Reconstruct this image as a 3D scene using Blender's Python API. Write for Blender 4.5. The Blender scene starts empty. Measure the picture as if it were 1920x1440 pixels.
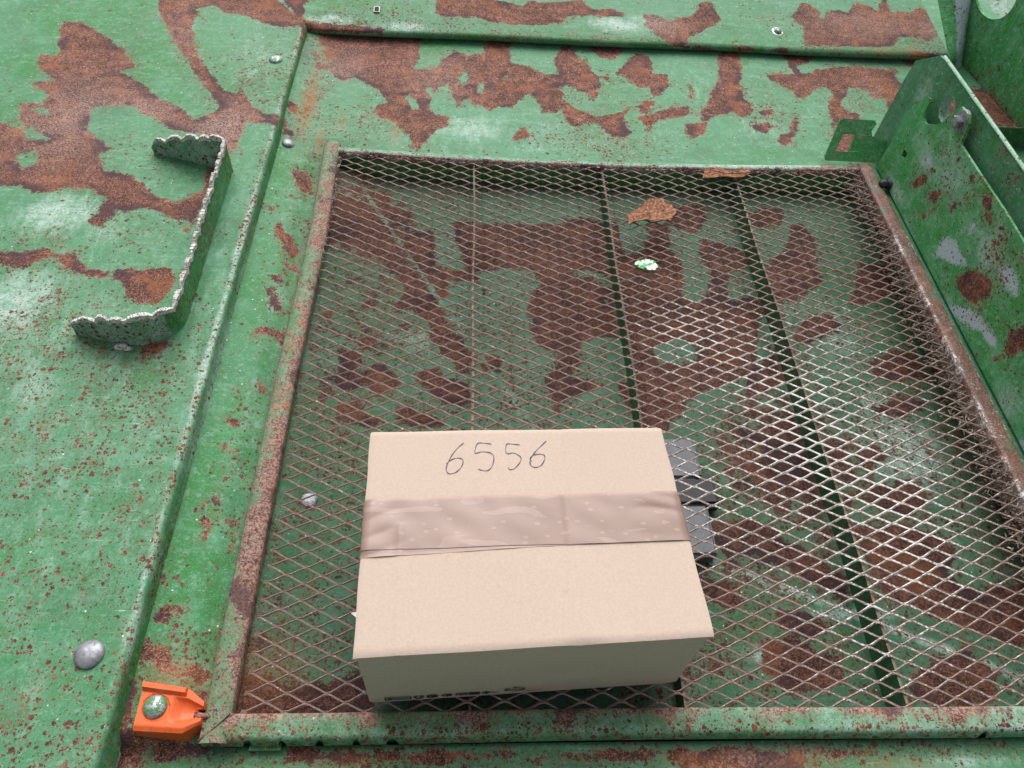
import bpy, bmesh, math, random
import numpy as np
from mathutils import Vector, Matrix
random.seed(7); RNG = np.random.default_rng(7)
S = bpy.context.scene
COL = S.collection
# ------------------------------------------------------------------ camera
cam = bpy.data.objects.new('camera', bpy.data.cameras.new('camera')); COL.objects.link(cam)
cam.data.sensor_width = 36; cam.data.lens = 1442/1920*36; cam.data.clip_start = .02; cam.data.clip_end = 200
_r, _d, _f = Vector((.9979, -.0252, .0590)), Vector((.0166, -.7864, -.6175)), Vector((.0619, .6172, -.7844))
cam.matrix_world = Matrix(((_r.x, -_d.x, -_f.x, 0), (_r.y, -_d.y, -_f.y, 0), (_r.z, -_d.z, -_f.z, .8), (0, 0, 0, 1)))
S.camera = cam
# ------------------------------------------------------------------ overcast daylight
SUN_EL, SUN_AZ = math.radians(50), math.radians(2)      # azimuth from +Y, towards +X
w = bpy.data.worlds.new('World'); S.world = w; w.use_nodes = True
wt = w.node_tree; bgn = wt.nodes['Background']
sky = wt.nodes.new('ShaderNodeTexSky'); sky.sky_type = 'NISHITA'; sky.sun_disc = False
sky.sun_elevation = SUN_EL; sky.sun_rotation = SUN_AZ
sky.air_density = 1.0; sky.dust_density = 6.0; sky.ozone_density = 1.0
hs = wt.nodes.new('ShaderNodeHueSaturation'); hs.inputs['Saturation'].default_value = .22
wt.links.new(sky.outputs[0], hs.inputs['Color']); wt.links.new(hs.outputs[0], bgn.inputs[0])
bgn.inputs[1].default_value = .07
sl = bpy.data.lights.new('sun', 'SUN'); sl.energy = 1.5; sl.angle = math.radians(60); sl.color = (1, .965, .93)
sun = bpy.data.objects.new('sun', sl); COL.objects.link(sun)
_sd = Vector((math.sin(SUN_AZ)*math.cos(SUN_EL), math.cos(SUN_AZ)*math.cos(SUN_EL), math.sin(SUN_EL)))
sun.rotation_euler = _sd.to_track_quat('Z', 'Y').to_euler()
S.view_settings.view_transform = 'Standard'; S.view_settings.look = 'None'
S.view_settings.exposure = .95; S.view_settings.gamma = 1
# ------------------------------------------------------------------ wear maps: outlines of rust patches, bare spots and
# primer on each panel in 0.1 mm of that panel's own plane, and soft zones (kind, centre, radii in m, strength)
WEAR = {
'outer':{'rust':[[-7791,14729,-7558,14614,-7357,14599,-7075,14422,-6769,14152,-6482,13822,-6391,13894,-6289,13587,-6164,13473,-5984,13213,-5975,13124,-6155,12991,-5950,12802,-5718,12618,-5468,12354,-5316,12226,-5101,12078,-4923,11955,-4729,11755,-4538,11621,-4535,11742,-4382,11778,-4313,11943,-4250,12001,-4316,12105,-4475,12287,-4474,12426,-4687,12638,-4810,12918,-4921,12998,-5114,13435,-5317,13762,-5557,14094,-5668,14415,-5912,14870,-6097,15205,-6204,15630,-6395,16530,-4314,16997,-3209,15928,-3192,14773,-3179,12866,-3217,11541,-3455,11552,-3750,11558,-3746,11302,-3761,10856,-3845,10707,-3961,10054,-3981,9280,-4068,8756,-4248,8984,-4459,9115,-4611,9210,-4825,9240,-4956,9153,-5169,9183,-5262,8978,-5327,8857,-5451,8851,-5511,8967,-5421,9171,-5403,9461,-5605,9619,-5792,9716,-6163,9655,-6320,9583,-6523,9573,-6770,9687,-7023,9674,-7793,9677,-8420,11203,-7637,11329,-7492,11314,-7275,11178,-7082,10944,-6988,10950,-6923,10882,-7178,11060,-7430,11573,-7489,11777,-7479,11911,-7273,11898,-7097,11804,-7153,12014,-7146,12123,-7257,12279,-7414,12351,-7485,12514,-7359,12580,-7175,12565,-7473,12830,-7625,13053,-7736,13466,-7510,13393,-7384,13434,-7494,13673,-7569,14049,-7678,14235,-7653,14504],
[-6739,8268,-6255,8251,-5853,8340,-5770,8234,-5461,8246,-5381,8068,-5154,7952,-4903,7908,-4878,7821,-5060,7798,-5234,7826,-5414,7872,-5558,8025,-5699,8164,-5876,8121,-5969,8045,-6072,7935,-6247,7964,-6406,8011,-6644,8020],
[-4903,7908,-4719,7933,-4491,7977,-4262,8021,-4074,7992,-3987,7732,-4004,7458,-4079,7290,-4244,7301,-4422,7361,-4559,7440,-4629,7606,-4741,7671,-4836,7840],
[-4119,6566,-3980,6630,-3810,6665,-3747,6728,-3736,6636,-3818,6514,-3949,6421,-4058,6419]],'hole':[[-5347,15349,-5156,15586,-4846,15253,-4570,15243,-4267,15093,-4024,14870,-3600,14771,-3302,14832,-3074,13232,-3149,11862,-3267,11854,-3415,11844,-3547,11915,-3728,12092,-3877,12246,-4016,12745,-4045,12571,-4093,12426,-4343,12606,-4677,13166,-4954,13572,-5072,13814,-5235,14320,-5322,14855],
[-6327,11647,-6227,11891,-5956,11964,-5704,11901,-5476,11705,-5320,11663,-5126,11468,-4907,11279,-4167,11175,-4011,10697,-4114,10135,-4047,9828,-4184,9606,-4395,9385,-4643,9540,-4804,9660,-5093,9949,-5325,10114,-5549,10147,-5747,10271,-5801,10545,-5652,10695,-5801,10830,-6022,11010,-6248,11294],
[-7178,11060,-7110,11263,-6969,11098,-6703,10968,-6726,10870,-6923,10882],
[-7054,10518,-6845,10577,-6731,10444,-6720,10217,-6871,10118,-6999,10291],
[-4232,9025,-4110,9051,-4028,8915,-4136,8831],
[-7289,11739,-7116,11777,-6944,11606,-7075,11571]],'prim':[],'zones':[["spk",-0.5237,0.6627,0.0985,0.0893,0.75],
["spk",-0.4043,0.5877,0.0762,0.0711,0.7],
["spk",-0.4525,0.5013,0.0894,0.0638,0.85],
["spk",-0.5259,0.5935,0.0626,0.1112,0.5],
["spk",-0.3587,0.5328,0.0492,0.1376,0.45],
["spk",-0.3793,0.3933,0.1455,0.1442,0.42],
["spk",-0.3588,0.6671,0.0537,0.068,0.5],
["spk",-0.4258,0.3052,0.0722,0.0863,0.25],
["spk",-0.394,0.2136,0.0624,0.0467,0.7],
["spk",-0.3381,0.172,0.0701,0.0284,0.85],
["spk",-0.3807,1.2878,0.0558,0.1108,0.55],
["spk",-0.5315,1.0573,0.0984,0.0744,0.3],
["spk",-0.6079,0.8294,0.0429,0.0471,0.8],
["spk",-0.307,0.3937,0.0337,0.1048,0.4],
["spk",-0.3647,0.2574,0.02,0.0217,0.6],
["spk",-0.4804,0.8686,0.0595,0.0485,0.4],
["spk",-0.5354,0.7185,0.0745,0.0519,0.7],
["spk",-0.535,0.7381,0.041,0.0422,0.7],
["chalk",-0.5983,0.9105,0.0675,0.0513,0.9],
["chalk",-0.5925,0.7264,0.0607,0.0747,0.9],
["chalk",-0.5203,0.5772,0.0495,0.071,0.6],
["chalk",-0.3933,1.3593,0.0769,0.1389,0.5],
["chalk",-0.3413,0.7444,0.0282,0.0635,0.3],
["chalk",-0.5206,0.8784,0.0521,0.0492,0.6],
["chalk",-0.31,0.6592,0.0403,0.1186,0.5],
["chalk",-0.4525,1.2311,0.072,0.0872,0.4],
["chalk",-0.5434,1.3847,0.0381,0.2555,0.35],
["chalk",-0.3011,0.6152,0.0091,0.1958,0.9],
["chalk",-0.3032,0.8085,0.0088,0.1418,0.7],
["chalk",-0.3122,0.5182,0.0092,0.0813,0.9],
["chalk",-0.3145,0.3567,0.0076,0.0512,0.8],
["chalk",-0.3206,0.2886,0.0051,0.0461,0.7],
["fresh",-0.7146,1.5104,0.0889,0.1124,1.2],
["fresh",-0.5763,1.363,0.0564,0.1404,0.8],
["fresh",-0.7601,1.2936,0.0892,0.2391,0.45],
["fresh",-0.5137,1.2604,0.0542,0.1087,0.5],
["dirt_shade",-0.6391,1.2855,0.036,0.1517,0.35],
["light",-0.6437,1.1536,0.0847,0.0994,0.5],
["light",-0.5633,1.1747,0.0691,0.0493,0.6],
["light",-0.4066,1.1384,0.0692,0.0634,0.6],
["light",-0.5086,1.4467,0.0788,0.0837,0.3],
["spk",-0.3011,0.4815,0.0149,0.0692,0.9],
["spk",-0.3056,0.7062,0.0111,0.1599,0.6],
["spk",-0.3078,0.876,0.0122,0.1531,0.7],
["spk",-0.3091,0.3567,0.0109,0.0646,0.9],
["spk",-0.3203,0.278,0.0092,0.0454,0.8],
["spk",-0.3076,0.6151,0.0091,0.1121,0.6],
["chalk",-0.3977,0.2526,0.0595,0.0912,0.4],
["chalk",-0.4696,0.5947,0.2696,0.4653,0.4],
["chalk",-0.5467,0.6531,0.0779,0.2099,0.5],
["chalk",-0.3442,0.8289,0.0296,0.2558,0.4]],},
'recess':{'rust':[[-3325,11839,-3237,12059,-3007,11753,-3007,11544,-3202,11636],
[-2912,10705,-2630,10769,-2539,10304,-2708,10295,-2855,10519],
[-2935,9407,-2676,9129,-2530,8854,-2611,8694,-2766,8844,-2949,9158],
[-3126,9739,-3013,9723,-2976,9660,-3081,9633],
[-3305,12496,-3166,12619,-3009,12404,-2993,12075,-3209,12279],
[-2892,8265,-2708,8309,-2659,8163,-2780,8122],
[-2912,8008,-2781,7977,-2678,7802,-2601,7630,-2699,7627,-2838,7867],
[-2914,7182,-2806,7251,-2638,7256,-2547,7292,-2442,7396,-2383,7164,-2482,7031,-2641,7124,-2826,7087],
[-2984,6191,-2897,6208,-2875,6150,-2951,6134],
[-2695,6345,-2617,6287,-2547,6142,-2617,6155],
[-2807,8609,-2542,8580,-2443,8431,-2629,8462],
[-2973,5684,-2826,5714,-2827,5605,-2935,5603],
[-2909,5260,-2829,5287,-2697,5262,-2730,5210,-2872,5183],
[-2534,4836,-2454,4849,-2463,4788],
[-2911,4568,-2810,4569,-2811,4476,-2886,4498],
[-3035,4485,-2934,4486,-2927,4405,-3009,4416],
[-3238,3539,-3167,3631,-3135,3540,-3190,3499],
[-3157,3479,-3092,3479,-3096,3419,-3131,3409],
[-3198,3126,-3135,3203,-3076,3261,-3030,3184,-2998,3088,-3048,3069,-3127,3098],
[-3017,3242,-2971,3281,-2882,3212,-2891,3174],
[-2971,3164,-2925,3164,-2916,3126],
[-2957,4313,-2868,4314,-2851,4190,-2922,4201],
[-2635,4147,-2566,4147,-2558,4004,-2599,4015],
[-2933,4068,-2879,4090,-2874,4024],
[-2714,4292,-2599,4316,-2566,4248,-2661,4225],
[-3291,2902,-3162,2883,-3090,2810,-2984,2809,-2856,2718,-2870,2629,-2805,2576,-2663,2646,-2550,2610,-2549,2522,-2649,2505,-2758,2523,-2918,2542,-3001,2595,-3084,2648,-3194,2667,-3278,2721],
[-3274,2579,-3160,2474,-3157,2271,-3128,2042,-3011,1977,-2592,1957,-2452,1923,-2405,1860,-2580,1831,-2773,1818,-2871,1881,-2995,1914,-3002,1698,-3260,1701,-3267,1948,-3284,2306,-3290,2510],
[-2617,2436,-2505,2401,-2438,2248,-2433,1987,-2503,2004,-2537,2232],
[-1628,1882,-1118,1845,-609,1823,-30,1832,521,1809,1076,1811,2201,1806,4147,1799,4131,1750,2158,1758,1455,1750,933,1749,417,1771,-28,1753,-163,1708,-436,1758,-775,1778,-939,1733,-1108,1751,-1373,1738,-1611,1772],
[2209,1854,2745,1848,3461,1824,3511,1741,3441,1614,3212,1554,2339,1581,2178,1662],
[-3243,15290,-925,15425,-917,15246,-1006,14853,-969,14450,-1087,14046,-930,13994,-626,14115,-565,14383,-430,14561,-257,14711,-78,14590,240,14684,388,15468,826,15363,805,14460,977,14307,1188,14291,1354,14075,1490,13989,1740,14073,1679,14530,1746,14739,1877,15097,2067,15184,2114,14838,2335,14449,2449,14127,2573,13943,2495,13496,2402,13244,2079,13465,1924,13703,1746,13627,1795,13322,1771,12960,1622,12716,1389,12701,1273,13044,1150,13337,975,13143,799,12835,535,12846,369,12718,238,12854,41,12899,6,13074,-93,13008,-220,12765,-258,12996,-403,13530,-536,13458,-724,13141,-689,12675,-570,12512,-376,12468,-338,12247,-556,12096,-643,11901,-813,11521,-1040,11467,-975,11668,-1148,11977,-1322,12238,-1618,12385,-1710,12720,-1494,12851,-1609,13078,-1726,13310,-1934,13416,-2188,13644,-2400,13442,-2632,13735,-2701,14308,-3014,14889],
[1779,13080,2031,12861,2257,12759,2380,12652,2520,12719,2796,12796,3021,12987,2904,12572,2911,12345,2973,12182,2812,12062,2618,12077,2469,12206,2392,12424,2130,12436,1986,12286,1802,12442,1718,12665],
[2972,14366,3141,14580,3363,14907,3517,14954,3665,14690,3635,14219,3916,14175,3910,13787,3703,13459,3527,13446,3527,13696,3279,13678,3063,13916,2914,14163],
[3053,12697,3477,12841,3813,13042,4205,13129,4153,12828,3579,12616,3344,12373,3159,11974,3277,12369,3173,12589],
[742,11826,875,12050,1011,12279,1070,12117,1048,11952,901,11862],
[2476,15434,3165,15421,3108,14920,2856,14625,2648,14710,2487,14938],
[2579,14008,2764,14086,2779,13894,2631,13819],
[3208,13120,3405,13315,3562,13205,3425,12956,3196,12764],
[5210,15165,5574,15195,5501,14497,5350,13958,5348,13453,5472,13216,5347,12968,5146,12836,5009,13004,4741,12868,4500,12677,4347,12213,4093,12086,3954,12244,3994,12586,4171,12540,4352,12609,4371,12902,4566,13214,4671,13591,4876,13923,5016,14459,5078,14873],
[5942,14330,6325,14393,6559,14445,6492,14918,6525,15202,7289,15337,7169,15043,6689,14658,6693,14388,7129,14624,7495,14721,7932,14790,8443,14727,8834,14757,8675,14405,8743,14277,9027,14232,8761,13444,8461,13057,8225,12686,7957,12213,7856,12319,7943,12785,8187,13404,8236,13657,7992,13577,7927,13826,7781,13944,7613,13996,7253,13401,7233,13216,7521,13114,7445,12870,7070,12787,6842,12483,6875,12833,6943,13318,7089,13576,7183,13900,7034,14018,6793,13808,6577,13540,6395,13527,6388,13778,6200,13892,6035,14107],
[5738,12300,5973,12428,6163,12904,6268,12970,6094,12435,5955,12090,5702,11884,5662,12128],
[5290,12555,5628,12693,5725,12526,5546,12344,5354,12388],
[4286,13815,4394,13823,4306,13318,4229,13373],
[5537,13040,5870,13123,5755,12936,5544,12921],
[9516,13748,9828,14358,10012,14439,10058,14176,10263,14125,10540,14245,10790,14296,10857,13843,10750,13270,10555,12836,9976,12740,9466,12533,9090,12742],
[9008,15263,9504,15232,9292,14863,9095,14847],
[6833,12511,7396,12604,7052,11668,6563,11640]],'hole':[[-204,13732,-107,14059,-1,13811,-15,13559,-167,13548],
[171,13573,307,13583,239,13180,189,13267],
[-801,13378,-701,13385,-724,13141],
[688,13927,758,13932,737,13772],
[-1185,13108,-982,13004,-899,12661,-1028,12652,-1138,12876]],'prim':[],'zones':[["spk",-0.2835,1.299,0.0289,0.1109,0.7],
["spk",-0.2611,1.0626,0.0216,0.1047,0.9],
["spk",-0.2576,0.9174,0.0201,0.0769,0.75],
["spk",-0.2492,0.7808,0.0224,0.1013,0.55],
["spk",-0.2375,0.5917,0.0167,0.1291,0.5],
["spk",-0.2695,0.481,0.0248,0.0619,0.35],
["spk",-0.2501,0.4114,0.0148,0.0562,0.3],
["spk",-0.2541,0.2899,0.0097,0.047,0.4],
["spk",-0.2892,0.2577,0.042,0.0391,0.95],
["spk",-0.2846,0.1975,0.055,0.0355,0.95],
["dirt_shade",-0.2834,0.1928,0.0598,0.0249,0.5],
["spk",-0.26,0.3183,0.011,0.075,0.6],
["fresh",-0.303,0.4111,0.0294,0.1917,0.7],
["spk",-0.2673,0.1879,0.0747,0.0197,0.85],
["spk",-0.0807,0.1762,0.1533,0.0105,0.8],
["spk",0.1764,0.1707,0.1589,0.0121,0.7],
["spk",0.4202,0.1799,0.2226,0.0105,0.75],
["spk",0.4969,0.1642,0.066,0.0073,0.3],
["spk",0.2406,1.1901,0.0882,0.0502,0.8],
["spk",0.1532,1.1768,0.0481,0.0326,0.4],
["spk",-0.1871,1.2039,0.0374,0.0669,0.5],
["spk",-0.1647,1.4002,0.0614,0.1211,0.35],
["spk",0.2226,1.3171,0.0516,0.056,0.6],
["spk",0.5713,1.3052,0.0534,0.0576,0.6],
["spk",0.7438,1.3538,0.0444,0.0615,0.6],
["spk",0.674,1.225,0.0104,0.0547,0.9],
["spk",-0.2408,1.1843,0.0368,0.0657,0.4],
["patch",-0.2476,1.413,0.0509,0.1439,0.6],
["patch",-0.1772,1.3066,0.0392,0.0733,0.5],
["patch",0.1763,1.3881,0.0529,0.0593,0.35],
["spk",-0.2739,0.2369,0.031,0.0213,1.0],
["spk",-0.2994,0.1789,0.0294,0.0195,1.0],
["patch",-0.2822,0.188,0.0347,0.0172,0.75],
["patch",-0.3076,0.2684,0.0211,0.0139,0.6],
["patch",-0.121,0.1767,0.0808,0.0066,0.6],
["patch",-0.2802,1.43,0.0306,0.0814,0.8],
["stain",-0.2893,1.2638,0.0114,0.067,1.1],
["stain",-0.2881,1.3345,0.0078,0.0559,0.6],
["stain",-0.257,1.1675,0.0073,0.0319,0.7],
["stain",-0.1281,1.1914,0.0093,0.0326,0.5],
["stain",-0.226,1.2177,0.0075,0.0232,0.5],
["stain",0.8417,1.3235,0.0133,0.0821,0.7],
["stain",0.3574,0.1708,0.0324,0.0091,0.4],
["stain",0.4378,0.1674,0.0327,0.0062,0.5],
["stain",-0.111,0.1766,0.0454,0.0076,0.4],
["stain",-0.2723,0.2523,0.0314,0.0163,0.4],
["stain",0.24,0.1723,0.0372,0.0098,0.35],
["chalk",0.0014,1.2159,0.1062,0.0505,0.7],
["chalk",-0.0829,1.1862,0.0564,0.0407,0.4],
["chalk",0.1161,1.1986,0.4169,0.076,0.42],
["chalk",0.6258,1.2734,0.2143,0.1159,0.3],
["chalk",-0.1894,1.2284,0.0189,0.0337,0.5],
["chalk",0.4406,1.3888,0.0436,0.0817,0.4],
["chalk",0.5484,1.251,0.0834,0.0549,0.5],
["chalk",-0.2678,0.7802,0.0149,0.0663,0.5],
["chalk",-0.2678,0.5744,0.0165,0.0699,0.5],
["chalk",-0.3151,0.4381,0.0119,0.0585,0.4],
["chalk",-0.3237,0.4244,0.0148,0.0427,0.4],
["chalk",0.5099,0.1689,0.0775,0.0074,0.7],
["chalk",0.3642,0.1756,0.0271,0.0061,0.6],
["fresh",-0.283,0.5183,0.0253,0.2333,0.55],
["fresh",-0.2842,0.3788,0.0288,0.1424,0.6],
["fresh",-0.3126,1.0599,0.0215,0.0889,0.9],
["fresh",-0.3166,0.8442,0.023,0.1089,0.5],
["fresh",-0.2663,0.8692,0.0141,0.0359,0.5],
["fresh",-0.2564,1.4928,0.021,0.0421,0.9],
["fresh",0.2874,1.3492,0.0527,0.0778,0.5],
["fresh",-0.2775,0.3479,0.0281,0.0854,0.35],
["fresh",-0.0865,1.4865,0.0427,0.042,0.7],
["light",-0.0611,1.3701,0.0613,0.0776,0.3],
["light",0.3049,0.1763,0.0323,0.0075,0.5],
["light",0.7947,1.3113,0.0219,0.0806,0.4],
["light",-0.2413,1.3565,0.0397,0.0765,0.5],
["dirt_shade",-0.3132,1.4472,0.0184,0.0614,0.6],
["dirt_shade",0.8577,1.5016,0.0477,0.023,0.7],  # this zone and the next paint the lip's shadow line dark
["dirt_shade",0.6672,1.5179,0.0707,0.0181,0.6]],},
'lip':{'rust':[[-711,15785,-694,16325,526,16450,483,15979,811,15897,1064,15808,1218,16014,1585,15973,2382,16207,2396,15939,2603,15769,2905,15836,3179,15637,3017,15511,2545,15540,1955,15448,1865,15185,1499,15045,966,14996,438,15054,50,15196,-303,15199,-586,15244,-694,15306],
[3543,15597,3778,15694,3982,15564,4114,15466,4358,15600,4649,15777,4809,16252,5055,16339,5164,16209,5108,15820,5189,15753,5021,15367,4718,15123,4544,14965,4360,14739,4151,14346,3866,14558,3674,14958,3521,15158],
[6672,15854,6940,16148,6941,16304,7155,16523,7284,16416,7378,16190,7386,15808,7555,16129,7830,16272,8036,16175,8256,16511,8446,16610,8639,16469,8722,16358,8899,16654,9094,16876,9050,16509,8980,16071,9158,16361,9403,16266,9754,16577,9901,16432,9944,16123,9765,15650,9729,15352,9458,15040,9213,15198,8834,15201,8553,14821,8120,14750,7482,14716,6744,14702,6717,15015,6873,15462,6778,15676],
[5263,14576,5623,14572,5610,14354,5220,14368],
[5901,14527,6304,14548,6291,14357,5865,14375],
[4163,14414,4526,14465,4786,14332,4146,14312],
[8900,14642,9295,14606,9597,14426,9279,14366,8786,14427],
[-3835,15848,-3418,15891,-3192,15613,-3290,15310,-3189,14753,-2938,14731,-2483,14703,-1662,14641,-1643,14393,-3114,14374,-3230,14567]],'hole':[],'prim':[],'zones':[["spk",-0.2109,1.5065,0.104,0.0542,0.5],
["spk",-0.0646,1.4947,0.1266,0.0212,0.6],
["spk",0.0606,1.4561,0.1264,0.0207,0.75],
["spk",0.2284,1.4626,0.1293,0.021,0.7],
["spk",0.3752,1.4508,0.0651,0.019,0.8],
["spk",0.7627,1.4468,0.1137,0.0199,0.8],
["spk",0.9374,1.4716,0.0349,0.042,0.9],
["spk",0.6367,1.5638,0.035,0.0358,0.5],
["spk",0.8991,1.5214,0.0474,0.0483,0.4],
["chalk",-0.2703,1.484,0.0509,0.0253,1.0],
["chalk",-0.1257,1.4723,0.0516,0.0166,1.1],
["chalk",0.1473,1.5228,0.0326,0.0264,0.6],
["chalk",0.2984,1.5216,0.0665,0.0334,1.0],
["chalk",0.3439,1.5367,0.0279,0.0316,0.8],
["chalk",0.4836,1.5169,0.0338,0.027,0.4],
["chalk",0.8203,1.489,0.1047,0.0138,0.5],
["fresh",0.0398,1.442,0.0833,0.0163,0.9],
["fresh",0.2804,1.4548,0.1516,0.0146,1.0],
["fresh",0.5438,1.4386,0.0994,0.0127,0.9],
["fresh",0.7453,1.4617,0.1373,0.0156,0.6],
["fresh",-0.2474,1.5573,0.0632,0.0268,0.8],
["light",0.3757,1.5287,0.0448,0.0338,0.7],
["light",0.9786,1.5504,0.0362,0.05,0.4],
["light",0.8035,1.5792,0.1205,0.0752,0.25],
["stain",0.8931,1.4576,0.0173,0.0228,1.0],
["stain",0.8318,1.4566,0.0343,0.0135,0.6]],},
'floor':{'rust':[[-185,9980,755,10000,1098,9972,1475,10032,1864,10202,2153,10171,2379,10094,2501,10143,2532,9382,2754,9349,2959,9398,3074,10037,3376,10094,3307,9536,3439,9376,3477,9256,3364,8473,3537,8294,3680,8335,3914,8567,3975,9034,3835,9515,3990,9732,4267,9658,4418,9539,4526,9501,4666,9220,4333,9127,4127,8804,4093,8497,4201,8352,4493,8435,4733,8518,4699,8257,4465,8068,4310,7849,4038,7565,3898,7392,3968,7228,3837,6839,3356,6673,3058,6364,2758,5981,2379,5975,2331,6350,2224,6680,2143,6833,1830,6641,1386,6541,1272,6243,1242,6538,1157,6750,1339,6941,1412,7296,1095,7486,994,8105,1062,8472,1156,8776,731,9072,25,8889,-92,9481],
[3477,10365,3687,10556,4000,10617,4097,10484,4086,10258,3830,9983,3607,10060,3426,10228],
[4935,10431,5224,10628,5523,10596,5424,10318,5107,10125,4945,10207],
[5624,10148,5800,10245,5875,9853,5740,8939,5189,8458,4975,8602,5033,9315,5308,9491],
[-1906,9734,-1292,9761,-1150,9359,-927,9008,-739,8792,-503,8339,-364,8018,-294,7790,-58,7462,48,7089,50,6932,-90,6929,-114,7138,-298,7213,-324,7400,-491,7505,-486,7899,-701,8008,-752,8182,-789,8480,-1067,8780,-1309,9090,-1709,9337],
[-1036,9702,-627,9789,-570,9517,-532,9120,-412,8867,-58,8880,164,8761,120,8728,-320,8713,-353,8374,-392,8252,-530,8489,-724,8919,-941,9235],
[-1058,7973,-826,8090,-810,8277,-881,8581,-837,8779],
[-1754,7124,-1553,7102,-1415,6899,-1533,6896,-1581,6793,-1717,6790],
[-1714,6765,-1562,6794,-1387,6597,-1419,6523,-1567,6471,-1684,6493],
[-1386,6797,-1217,6878,-1011,6755,-923,6607,-1031,6482,-1200,6430,-1373,6647],
[-584,6841,-347,6872,-303,6720,13,6677,56,6333,-176,6328,-432,6494,-615,6663],
[-1645,6135,-1422,6163,-1332,6001,-1105,5959,-1188,5844,-1624,5951],
[-895,6172,-704,6152,-471,6039,-317,5949,-689,5874,-809,6010],
[251,7146,454,7178,452,6967,311,6938],
[-1502,7396,-1358,7373,-1307,7240,-1444,7210],
[6595,9429,7239,9154,7196,8860,6629,8598,6187,8504,6403,8915],
[6128,7244,6547,7501,6917,7439,6760,7087,6342,6908,6126,7072],
[5317,8091,5713,8179,5859,7994,5615,7838,5197,7644,5058,7749],
[4060,6503,4609,6837,4946,7319,4762,7455,4352,7099,3934,6889,3645,6751,3134,6805,3212,7276,3722,7712,4218,8247,4810,8343,5298,8674,5433,8963,5084,8992,4904,9236],
[4253,6013,4672,6264,4947,6146,4728,5902,4368,5866],
[5835,6347,6347,6612,6646,6553,6651,6425,6246,6323],
[4881,5728,5165,5673,4997,5443,4775,5525],
[5416,5062,5990,5177,6165,4989,5817,4696,5329,4797],
[5397,5619,5636,5738,5695,5537,5449,5392],
[4988,4388,5527,4541,5960,4443,6172,4149,5960,3958,6050,3727,6205,3613,6862,3727,7706,3682,7389,3067,6525,2986,6142,3198,5558,3371,5249,3547,5024,3726,5025,4074],
[3212,4527,3715,4530,3982,4310,4249,4119,4541,3885,4714,3726,4535,3569,4349,3681,4053,3885,3899,3977,3577,4117,3261,4092,3125,4306],
[3400,2959,3792,3039,3961,2896,4215,2775,4205,2600,3930,2487,3531,2490,3365,2722],
[5026,2555,5480,2828,5875,2867,6043,2666,5877,2377,5360,2306,4992,2403],
[2871,3769,3186,3725,3302,3461,3060,3418,2864,3614],
[3707,3374,4025,3288,4214,3203,3969,3079,3703,3184],
[-2333,2609,-2142,2571,-1932,2533,-1751,2432,-1576,2494,-1386,2456,-1171,2527,-1067,2599,-908,2291,-1263,2189,-2273,2200]],'hole':[[1544,8906,1885,9056,2347,8974,2381,8781,2337,8627,2088,8581,2028,8807,1757,8836],
[1638,7302,1761,7572,2132,7684,2431,7590,2358,6776,2028,6676,1795,6794,1452,6787,1541,7009,1650,7139],
[2747,7264,2805,7498,3059,7641,3374,7650,3516,7283,3384,7116,3125,7078,2825,7103],
[2155,8434,2236,8436,2230,8252,2150,8250],
[3499,7619,3617,7691,3625,7452,3492,7432],
[1579,7876,1662,7948,1691,7809,1600,7807],
[2477,8901,2755,8911,2745,8833,2517,8767],
[731,9072,1194,9010,1174,8587,874,8428,712,8313]],'prim':[],'zones':[["spk",-0.1483,0.9241,0.1703,0.2843,0.35],
["spk",-0.174,0.5746,0.0834,0.1892,0.4],
["spk",0.0671,0.6688,0.0758,0.1228,0.6],
["spk",-0.1812,0.3363,0.0711,0.1,0.5],
["spk",0.5524,0.5172,0.1856,0.2484,0.5],
["spk",0.3717,0.368,0.1313,0.0723,0.6],
["spk",0.0035,1.0644,0.1859,0.0741,0.25],
["spk",0.3796,0.2739,0.1854,0.0503,0.4],
["patch",0.4373,0.5492,0.1188,0.1121,0.75],
["patch",0.5266,0.439,0.1405,0.0824,0.55],
["patch",-0.1787,0.7422,0.0535,0.1565,0.5],
["patch",-0.2061,0.5093,0.0397,0.0825,0.4],
["patch",0.3584,0.3953,0.1066,0.044,0.55],
["patch",-0.2178,0.2775,0.0451,0.0353,0.6],
["patch",-0.1624,0.9878,0.0785,0.0972,0.85],
["patch",-0.1242,0.83,0.1135,0.2,0.5],
["patch",-0.166,0.6271,0.079,0.158,0.5],
["patch",0.6731,0.6427,0.1129,0.231,0.45],
["patch",0.1941,0.9124,0.2663,0.2074,0.3],
["patch",0.2286,0.2748,0.1206,0.0487,0.5],
["spk",-0.0577,0.7878,0.2418,0.2452,0.35],
["chalk",-0.1925,1.027,0.053,0.0859,0.7],
["chalk",0.5139,0.8509,0.0705,0.0766,0.5],
["chalk",0.5643,0.7839,0.0685,0.0975,0.6],
["chalk",0.6072,0.5686,0.0688,0.0677,0.9],
["chalk",0.6014,0.6413,0.0477,0.0412,0.7],
["chalk",-0.079,0.7449,0.0465,0.0316,0.6],
["chalk",0.0092,0.4363,0.039,0.0292,0.5],
["chalk",0.3397,0.2859,0.0307,0.0136,0.9],
["chalk",0.4599,0.3351,0.0777,0.0095,0.8],
["chalk",0.5854,0.41,0.0831,0.0639,0.5],
["fresh",-0.1482,0.8293,0.0644,0.1075,0.8],
["fresh",-0.1663,0.5098,0.0802,0.1548,0.8],
["fresh",0.6846,0.7873,0.0697,0.1544,0.6],
["fresh",-0.1876,0.3809,0.0611,0.0841,0.6],
["fresh",0.375,0.5317,0.0654,0.08,0.5],
["fresh",0.375,0.3039,0.1004,0.0662,0.5],
["dirt_shade",-0.0707,1.0897,0.2816,0.0207,0.6],
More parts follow.
